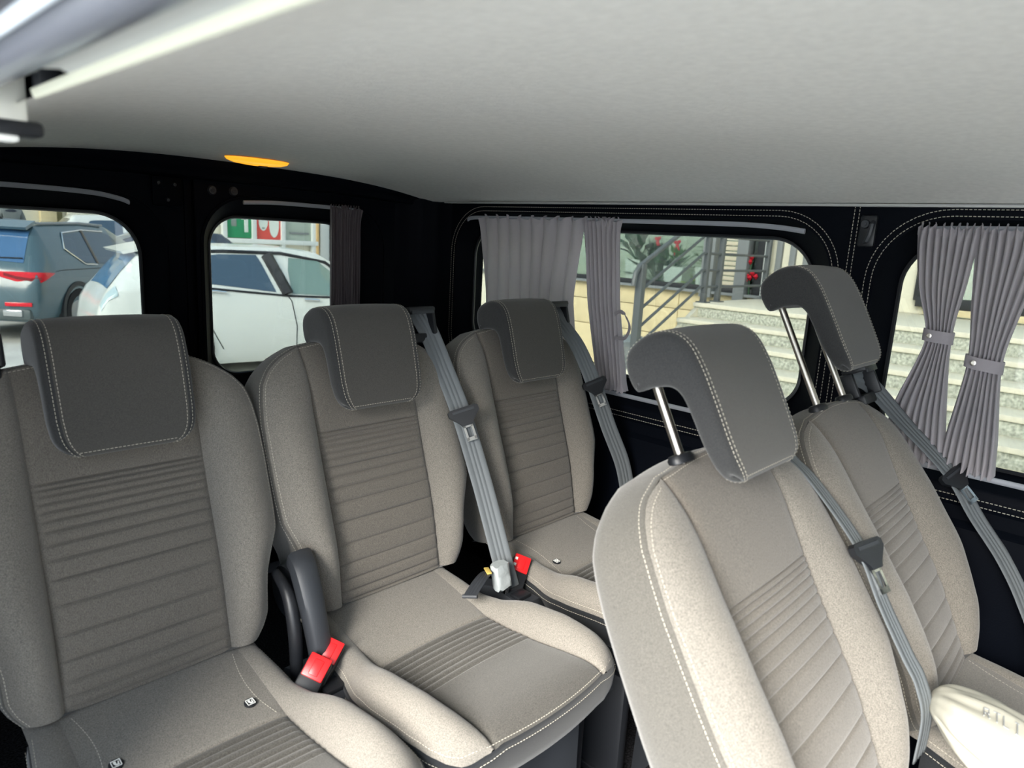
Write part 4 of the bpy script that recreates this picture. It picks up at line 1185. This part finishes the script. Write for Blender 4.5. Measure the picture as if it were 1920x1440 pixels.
def across(r, S, name, material, xa, xb, pa, pb, off=.006, n=10):
    """patch spanning both sides over the top (rear glass, windscreen)"""
    rows = []
    for k in range(7):
        x = xa + (xb - xa) * k / 6; row = []
        for j in range(n + 1): row.append(tuple(S(x, pa + (9 - 1e-3 - pa) * j / n, 1, off)))
        for j in range(n, -1, -1): row.append(tuple(S(x, pa + (9 - 1e-3 - pa) * j / n, -1, off)))
        rows.append(row)
    mb = MB(); mb.grid(rows); return mb.build(name, material, r, auto=False)

# dark teal SUV seen from behind at its right rear corner
SUVP = mat('dark_teal_paint', srgb(76, 100, 110), 0.22, spec=0.6, coat=0.6)
h = Vector((.695, .719, 0)); rgt = Vector((.719, -.695, 0)); org = Vector((2.44, 10.62, 0)) - .94 * rgt - .36 * h
r, body, S, patch, strip, I = car('dark teal SUV with red tail lamp, seen through left rear window', org, h,
  [(0, .42, .60, .64, .74, .66), (.03, .33, .80, .84, .88, .76), (.08, .29, .96, 1.00, .915, .76), (.20, .27, 1.01, 1.16, .925, .72), (.42, .26, 1.03, 1.50, .93, .67), (.55, .26, 1.04, 1.63, .93, .64), (.8, .26, 1.04, 1.66, .93, .63), (1.7, .26, 1.03, 1.68, .93, .63), (2.5, .26, 1.01, 1.65, .93, .62), (3.2, .26, .99, 1.42, .925, .60), (3.8, .26, .98, 1.06, .91, .60), (4.5, .28, .86, .92, .86, .5), (4.72, .36, .55, .60, .70, .4)], SUVP, ((.98, 3.75), .36))
across(r, S, 'rear_glass', mat('rear_glass_blue', srgb(70, 108, 150), .05, spec=.8), .17, .47, 7.0, 7.2)
mb = MB(); mb.prism([(.36, -.62, 1.56), (.36, .62, 1.56), (.62, .60, 1.655), (.62, -.60, 1.655)], (0, 0, 0), (-.03, 0, .035)); mb.build('spoiler', SUVP, r)
patch('quarter_window', CARGL, [(.98, 5.45), (1.32, 5.1), (1.62, 5.05)], [(.98, 5.55), (1.12, 5.85), (1.62, 5.92)])
patch('door_window', CARGL, [(1.68, 5.06), (2.9, 5.06)], [(1.68, 5.92), (2.4, 5.92), (2.9, 5.55)])
strip('window_chrome', CHROME, [(1.62, 5.02), (1.30, 5.05), (.95, 5.48), (1.10, 5.90), (1.65, 5.97), (2.3, 5.97)], .010, .012)
strip('window_pillar', mat('pillar_trim', srgb(120, 112, 104), .4), [(1.65, 5.04), (1.65, 5.95)], .010, .02)
for s in (1, -1):
    LP = [(.058, .28, .955, .99), (.056, .45, .90, .992), (.060, .62, .855, .993), (.075, .80, .835, .993), (.13, .915, .85, .992), (.22, .948, .895, .988), (.32, .956, .94, .98), (.39, .954, .968, .975)]
    mb = MB(); mb.grid([[(x - .022, s * (y + .006), lo), (x - .030, s * (y + .014), (lo + hi) / 2), (x - .022, s * (y + .006), hi)] for x, y, lo, hi in LP]); tl = mb.build('tail_lamp', LAMPR, r, auto=False)
    mb = MB(); mb.grid([[(x - .033, s * (y + .016), lo + .035), (x - .035, s * (y + .018), lo + .075)] for x, y, lo, hi in LP[1:5]]); mb.build('tail_lamp_inner', LAMPD, tl, auto=False)
    mb = MB(); mb.box((-.015, s * .66, .545), (.03, .34, .055), Matrix.Rotation(s * -.12, 3, 'Z'), bev=.008); mb.build('reflector', LAMPR, r)
mb = MB(); mb.box((-.008, 0, .82), (.02, .53, .12), bev=.004); mb.build('number_plate', POTW, r)
mb = MB(); mb.box((.06, 0, .40), (.16, 1.62, .16), bev=.04); b_ = mb.build('lower_bumper', mat('bumper_grey', srgb(86, 96, 98), .5), r)
for s in (1, -1):
    mb = MB(); mb.box((-.025, s * .58, .42), (.03, .26, .09), bev=.012); mb.build('exhaust_trim', CHROME, b_)
strip('door_crease', BLACKT, [(.10, 4.3), (.6, 4.32), (1.6, 4.34), (3.6, 4.3)], .003, .006)
strip('roof_rail', ALLOY, [(.62, 7.05), (.75, 6.95), (1.7, 6.95), (2.4, 6.95)], .03, .018)
mb = MB(); mb.prism([(.70, -.012, 1.67), (.86, -.012, 1.67), (.72, -.004, 1.76)], (0, 0, 0), (0, .02, 0)); mb.build('roof_fin', BLACKT, r)
mb = MB(); mb.tube([S(.21, 7.05, -1, .02), S(.19, 8.6, 1, .02)], .009, 6); mb.build('wiper', BLACKT, r)

# white hatchback across the back of the van
WHP = mat('white_car_paint', srgb(222, 226, 222), 0.25, spec=0.5, coat=0.5)
hd = Vector((.990, -.139, 0)); lft = Vector((.139, .990, 0)); org = Vector((2.01, 7.26, 0)) + .885 * lft
r, body, S, patch, strip, I = car('white hatchback parked across behind the van, seen through both rear windows', org, hd,
  [(0, .40, .60, .62, .72, .6), (.05, .30, .82, .84, .80, .64), (.12, .26, .95, .98, .83, .62), (.30, .15, 1.05, 1.22, .86, .60), (.48, .15, 1.07, 1.42, .875, .57), (.75, .13, 1.08, 1.50, .885, .57), (1.2, .13, 1.05, 1.54, .885, .58), (2.1, .13, .955, 1.55, .885, .58), (2.6, .13, .925, 1.50, .885, .57), (3.2, .15, .91, 1.20, .875, .56), (3.6, .15, .90, .98, .86, .56), (4.2, .28, .74, .80, .80, .4), (4.45, .36, .50, .54, .6, .3)], WHP, ((.80, 3.5), .32))
across(r, S, 'rear_glass', mat('rear_glass_pale', srgb(84, 124, 160), .06, spec=.8), .16, .50, 7.0, 7.2)
mb = MB(); mb.prism([(.34, -.56, 1.405), (.34, .56, 1.405), (.72, .56, 1.50), (.72, -.56, 1.50)], (0, 0, 0), (-.03, 0, .03)); mb.build('spoiler', WHP, r)
patch('rear_door_window', CARGL, [(.98, 5.12), (1.95, 5.06)], [(.98, 5.80), (1.35, 5.92), (1.80, 5.94), (1.95, 5.1)], nx=24)
patch('front_door_window', CARGL2, [(2.16, 5.06), (3.1, 5.06)], [(2.16, 5.6), (2.20, 5.92), (2.6, 5.92), (3.1, 5.45)], nx=24)
strip('window_pillar', BLACKT, [(1.92, 5.94), (2.10, 5.04)], .006, .075)
strip('window_trim', BLACKT, [(.92, 5.98), (1.4, 6.0), (2.1, 6.0), (2.7, 5.98), (3.1, 5.6)], .006, .022)
strip('window_trim', BLACKT, [(.92, 5.0), (2.1, 5.0), (3.1, 5.0)], .006, .014)
strip('door_gap', BLACKT, [(2.10, 4.98), (2.14, 4.0), (2.20, 3.0), (2.20, 2.2)], .001, .006)
strip('door_gap', BLACKT, [(.95, 4.98), (1.0, 4.0), (1.16, 2.9), (1.3, 2.2)], .001, .006)
for x in (1.14, 2.30): strip('door_handle', CHROME, [(x, 4.35), (x + .1, 4.4), (x + .2, 4.35)], .02, .016)
for s in (1, -1):
    rows = [[tuple(S(x, 4.3 + (5.6 - 4.3) * j / 4, s, .008)) for j in range(5)] for x in (.06, .13, .22)]
    mb = MB(); mb.grid(rows); mb.build('tail_lamp', mat('clear_tail_lamp', srgb(180, 200, 205), .1) if s == 1 else bpy.data.materials['clear_tail_lamp'], r, auto=False)
    mb = MB(); mb.box((3.0, s * .96, 1.02), (.12, .16, .12), bev=.03); mb.build('wing_mirror', WHP, r)

# cars farther off
def simple_car(label, org, hd, paint, hgt, L=4.4):
    k = hgt / 1.5
    r, body, S, patch, strip, I = car(label, org, hd, [(0, .4, .6, .64, .72, .6), (.06, .3, .85 * k, .88 * k, .84, .7), (.3, .26, .98 * k, 1.15 * k, .88, .66), (.7, .24, .98 * k, 1.46 * k, .88, .60), (1.4, .24, .96 * k, hgt, .88, .58), (2.2, .24, .95 * k, hgt, .88, .58), (2.9, .24, .92 * k, 1.25 * k, .87, .57), (3.4, .25, .90 * k, .98 * k, .86, .57), (L - .25, .3, .76 * k, .8 * k, .8, .4), (L, .4, .5, .55, .6, .3)], paint, ((.8, 3.4), .32))
    patch('side_window', CARGL, [(.75, 5.15), (1.75, 5.08)], [(.75, 5.4), (1.05, 5.9), (1.75, 5.92)])
    patch('side_window', CARGL, [(1.85, 5.08), (3.0, 5.08)], [(1.85, 5.92), (2.3, 5.92), (3.0, 5.3)])
    across(r, S, 'rear_glass', CARGL, .2, .6, 7, 7.2)
    across(r, S, 'windscreen', CARGL, 2.45, 3.25, 7, 7.2)
    for s in (1, -1):
        rows = [[tuple(S(x, 4.0 + .7 * j / 4, s, .008)) for j in range(5)] for x in (.05, .12, .25)]
        mb = MB(); mb.grid(rows); mb.build('tail_lamp', LAMPD, r, auto=False)
    return r
DKP = mat('dark_blue_paint', srgb(50, 56, 68), .2, coat=.6)
simple_car('white car whose roof shows behind the dark teal SUV', (4.5, 20.2, 0), (.995, -.10, 0), WHP, 1.86, 4.6)
simple_car('dark car at the far left edge beyond the teal SUV', (3.1, 15.0, 0), (-.98, .2, 0), DKP, 1.56)
simple_car('dark car roof showing just behind the white hatchback', (8.0, 16.4, 0), (-.99, .05, 0), DKP, 1.60)

# ---- street facade behind the cars
fac = struct(empty('wall_street', (0, 0, 0)))
def FX(x): return -.34 + (x + .34) * 1.6
def FZ(z): return 1.111 + (z - 1.111) * 1.6
def fbox(name, x, y, z, d, m_, b=.004, parent=fac):
    x = FX(x); z = FZ(z); d = (d[0] * 1.6, d[1], d[2] * 1.6)
    mb = MB(); mb.box((x, y, z), d, bev=b); return mb.build(name, m_, parent)
YF = 23.0
fbox('pale_wall', 5.0, YF + .4, 2.0, (26, .3, 6), CREAMW)
for x in (6.50, 7.17, 7.87, 8.66): fbox('shop_mullion', x, YF + .1, 1.6, (.10, .16, 2.2), POTW)
fbox('shop_sill', 7.6, YF + .08, .76, (2.3, .2, .10), POTW)
GREENS = mat('green_poster', srgb(48, 150, 100), .6); REDS = mat('red_poster', srgb(222, 78, 66), .6); PWH = mat('poster_white', srgb(224, 232, 222), .6); PGR = mat('poster_grey', srgb(140, 150, 142), .6)
p_ = fbox('green_poster', 6.84, YF + .12, 1.35, (.56, .03, 1.05), GREENS)
for (x, z, w_, h_) in ((6.95, 1.3, .12, .16), (7.0, 1.1, .09, .3), (6.76, 1.32, .14, .10)): fbox('poster_shape', x, YF + .10, z, (w_, .01, h_), PWH, .002, p_)
fbox('poster_shape', 6.72, YF + .10, 1.15, (.12, .01, .16), PGR, .002, p_)
p_ = fbox('red_poster', 7.52, YF + .12, 1.33, (.60, .03, 1.05), REDS)
for cx_, cz_, rx, rz in ((7.40, 1.22, .11, .22), (7.66, 1.14, .12, .28)):
    mb = MB(); mb.prism([(FX(cx_ + rx * math.cos(a)), YF + .10, FZ(cz_ + rz * math.sin(a) + (.1 if math.sin(a) > 0 else 0))) for a in [2 * math.pi * k / 20 for k in range(20)]], (0, 0, 0), (0, .01, 0)); mb.build('poster_shape', PWH, p_)
fbox('poster_shape', 7.40, YF + .095, 1.06, (.07, .006, .03), PGR, .002, p_)
fbox('shop_pane', 8.27, YF + .15, 1.6, (.7, .03, 1.6), mat('far_shop_glass', srgb(176, 188, 176), .15))
fbox('shop_shelf', 8.30, YF + .10, .98, (.5, .03, .04), GREYC)
fbox('ochre_post', 8.74, YF + .05, 1.5, (.07, .1, 2.0), mat('ochre_post', srgb(226, 188, 128), .7))
for k in range(9): fbox('grey_panel', 8.95 + .30 * k, YF + .1, 1.5, (.24, .12, 2.6), GREYC if k % 2 else mat('pale_grey_panel', srgb(196, 200, 198), .7) if k == 0 else bpy.data.materials['pale_grey_panel'])
for x, w_ in ((1.9, .5), (2.45, .22), (3.25, .25), (3.7, .3), (4.4, .5)): fbox('pilaster', x, YF + .15, 1.8, (w_, .25, 4.6), BEIGE if w_ < .3 else CREAMW)
fbox('dark_doorway', 3.35, YF + .22, 1.2, (.28, .05, .9), mat('doorway', srgb(120, 116, 84), .7))

mb = MB(); mb.box((0.2, 20.6, GZ + .20), (7.8, 4.6, .44), bev=.02); struct(mb.build('floor_pavement', CONC))
# ---- person in a grey hooded top walking by
pr = empty('person', (3.66, 18.9, GZ + .42))
def skin(name, verts, edges, radii, material, parent, root=0):
    me = bpy.data.meshes.new(name); me.from_pydata(verts, edges, [])
    o = bpy.data.objects.new(name, me); COL.objects.link(o); o.parent = parent
    o.modifiers.new('skin', 'SKIN'); me.materials.append(material)
    for i, sv in enumerate(me.skin_vertices[0].data): sv.radius = radii[i] if isinstance(radii[i], tuple) else (radii[i], radii[i]); sv.use_root = (i == root)
    s_ = o.modifiers.new('sub', 'SUBSURF'); s_.levels = 1; s_.render_levels = 2
    return o
HOOD = mat('grey_hooded_top', srgb(120, 126, 126), .9); TROU = mat('dark_trousers', srgb(48, 54, 66), .9); SKIN = mat('skin', srgb(205, 160, 135), .6); HAIR = mat('dark_hair', srgb(44, 36, 32), .8)
bd = skin('body', [(0, 0, .95), (0, .01, 1.12), (0, .0, 1.32), (0, -.01, 1.45), (0, -.02, 1.54), (0, -.03, 1.63), (.18, 0, 1.40), (.24, .03, 1.14), (.18, -.16, .98), (-.18, 0, 1.40), (-.24, .03, 1.14), (-.16, -.16, .98), (.09, 0, .90), (.10, -.12, .48), (.10, -.05, .08), (.10, -.16, .04), (-.09, 0, .90), (-.10, .08, .48), (-.10, .22, .10), (-.10, .12, .04)],
  [(0, 1), (1, 2), (2, 3), (3, 4), (4, 5), (2, 6), (6, 7), (7, 8), (2, 9), (9, 10), (10, 11), (0, 12), (12, 13), (13, 14), (14, 15), (0, 16), (16, 17), (17, 18), (18, 19)],
  [(.16, .11), (.15, .10), (.17, .11), (.07, .07), (.06, .06), (.085, .10), .06, .052, .04, .06, .052, .04, .085, .062, .045, (.045, .03), .085, .062, .045, (.045, .03)], TROU, pr)
skin('hooded_top', [(0, 0, .93), (0, .01, 1.12), (0, .0, 1.32), (0, .04, 1.47), (.18, 0, 1.40), (.245, .03, 1.14), (.19, -.14, 1.0), (-.18, 0, 1.40), (-.245, .03, 1.14), (-.17, -.14, 1.0)],
  [(0, 1), (1, 2), (2, 3), (2, 4), (4, 5), (5, 6), (2, 7), (7, 8), (8, 9)], [(.18, .13), (.17, .12), (.19, .13), (.11, .09), .075, .066, .052, .075, .066, .052], HOOD, pr)
skin('head', [(0, -.03, 1.56), (0, -.035, 1.65), (0, -.12, 1.645)], [(0, 1), (1, 2)], [(.06, .07), (.085, .10), (.018, .02)], SKIN, pr)
skin('hair', [(0, -.01, 1.70), (0, .03, 1.63)], [(0, 1)], [(.085, .09), (.07, .06)], HAIR, pr)
for s in (-1, 1): skin('hand', [(s * .17, -.17, .975), (s * .155, -.22, .95), (s * .15, -.26, .93)], [(0, 1), (1, 2)], [.03, .032, .02], SKIN, pr)
tag(pr, 'person in grey hooded top walking past the pale facade, far left', 'person')
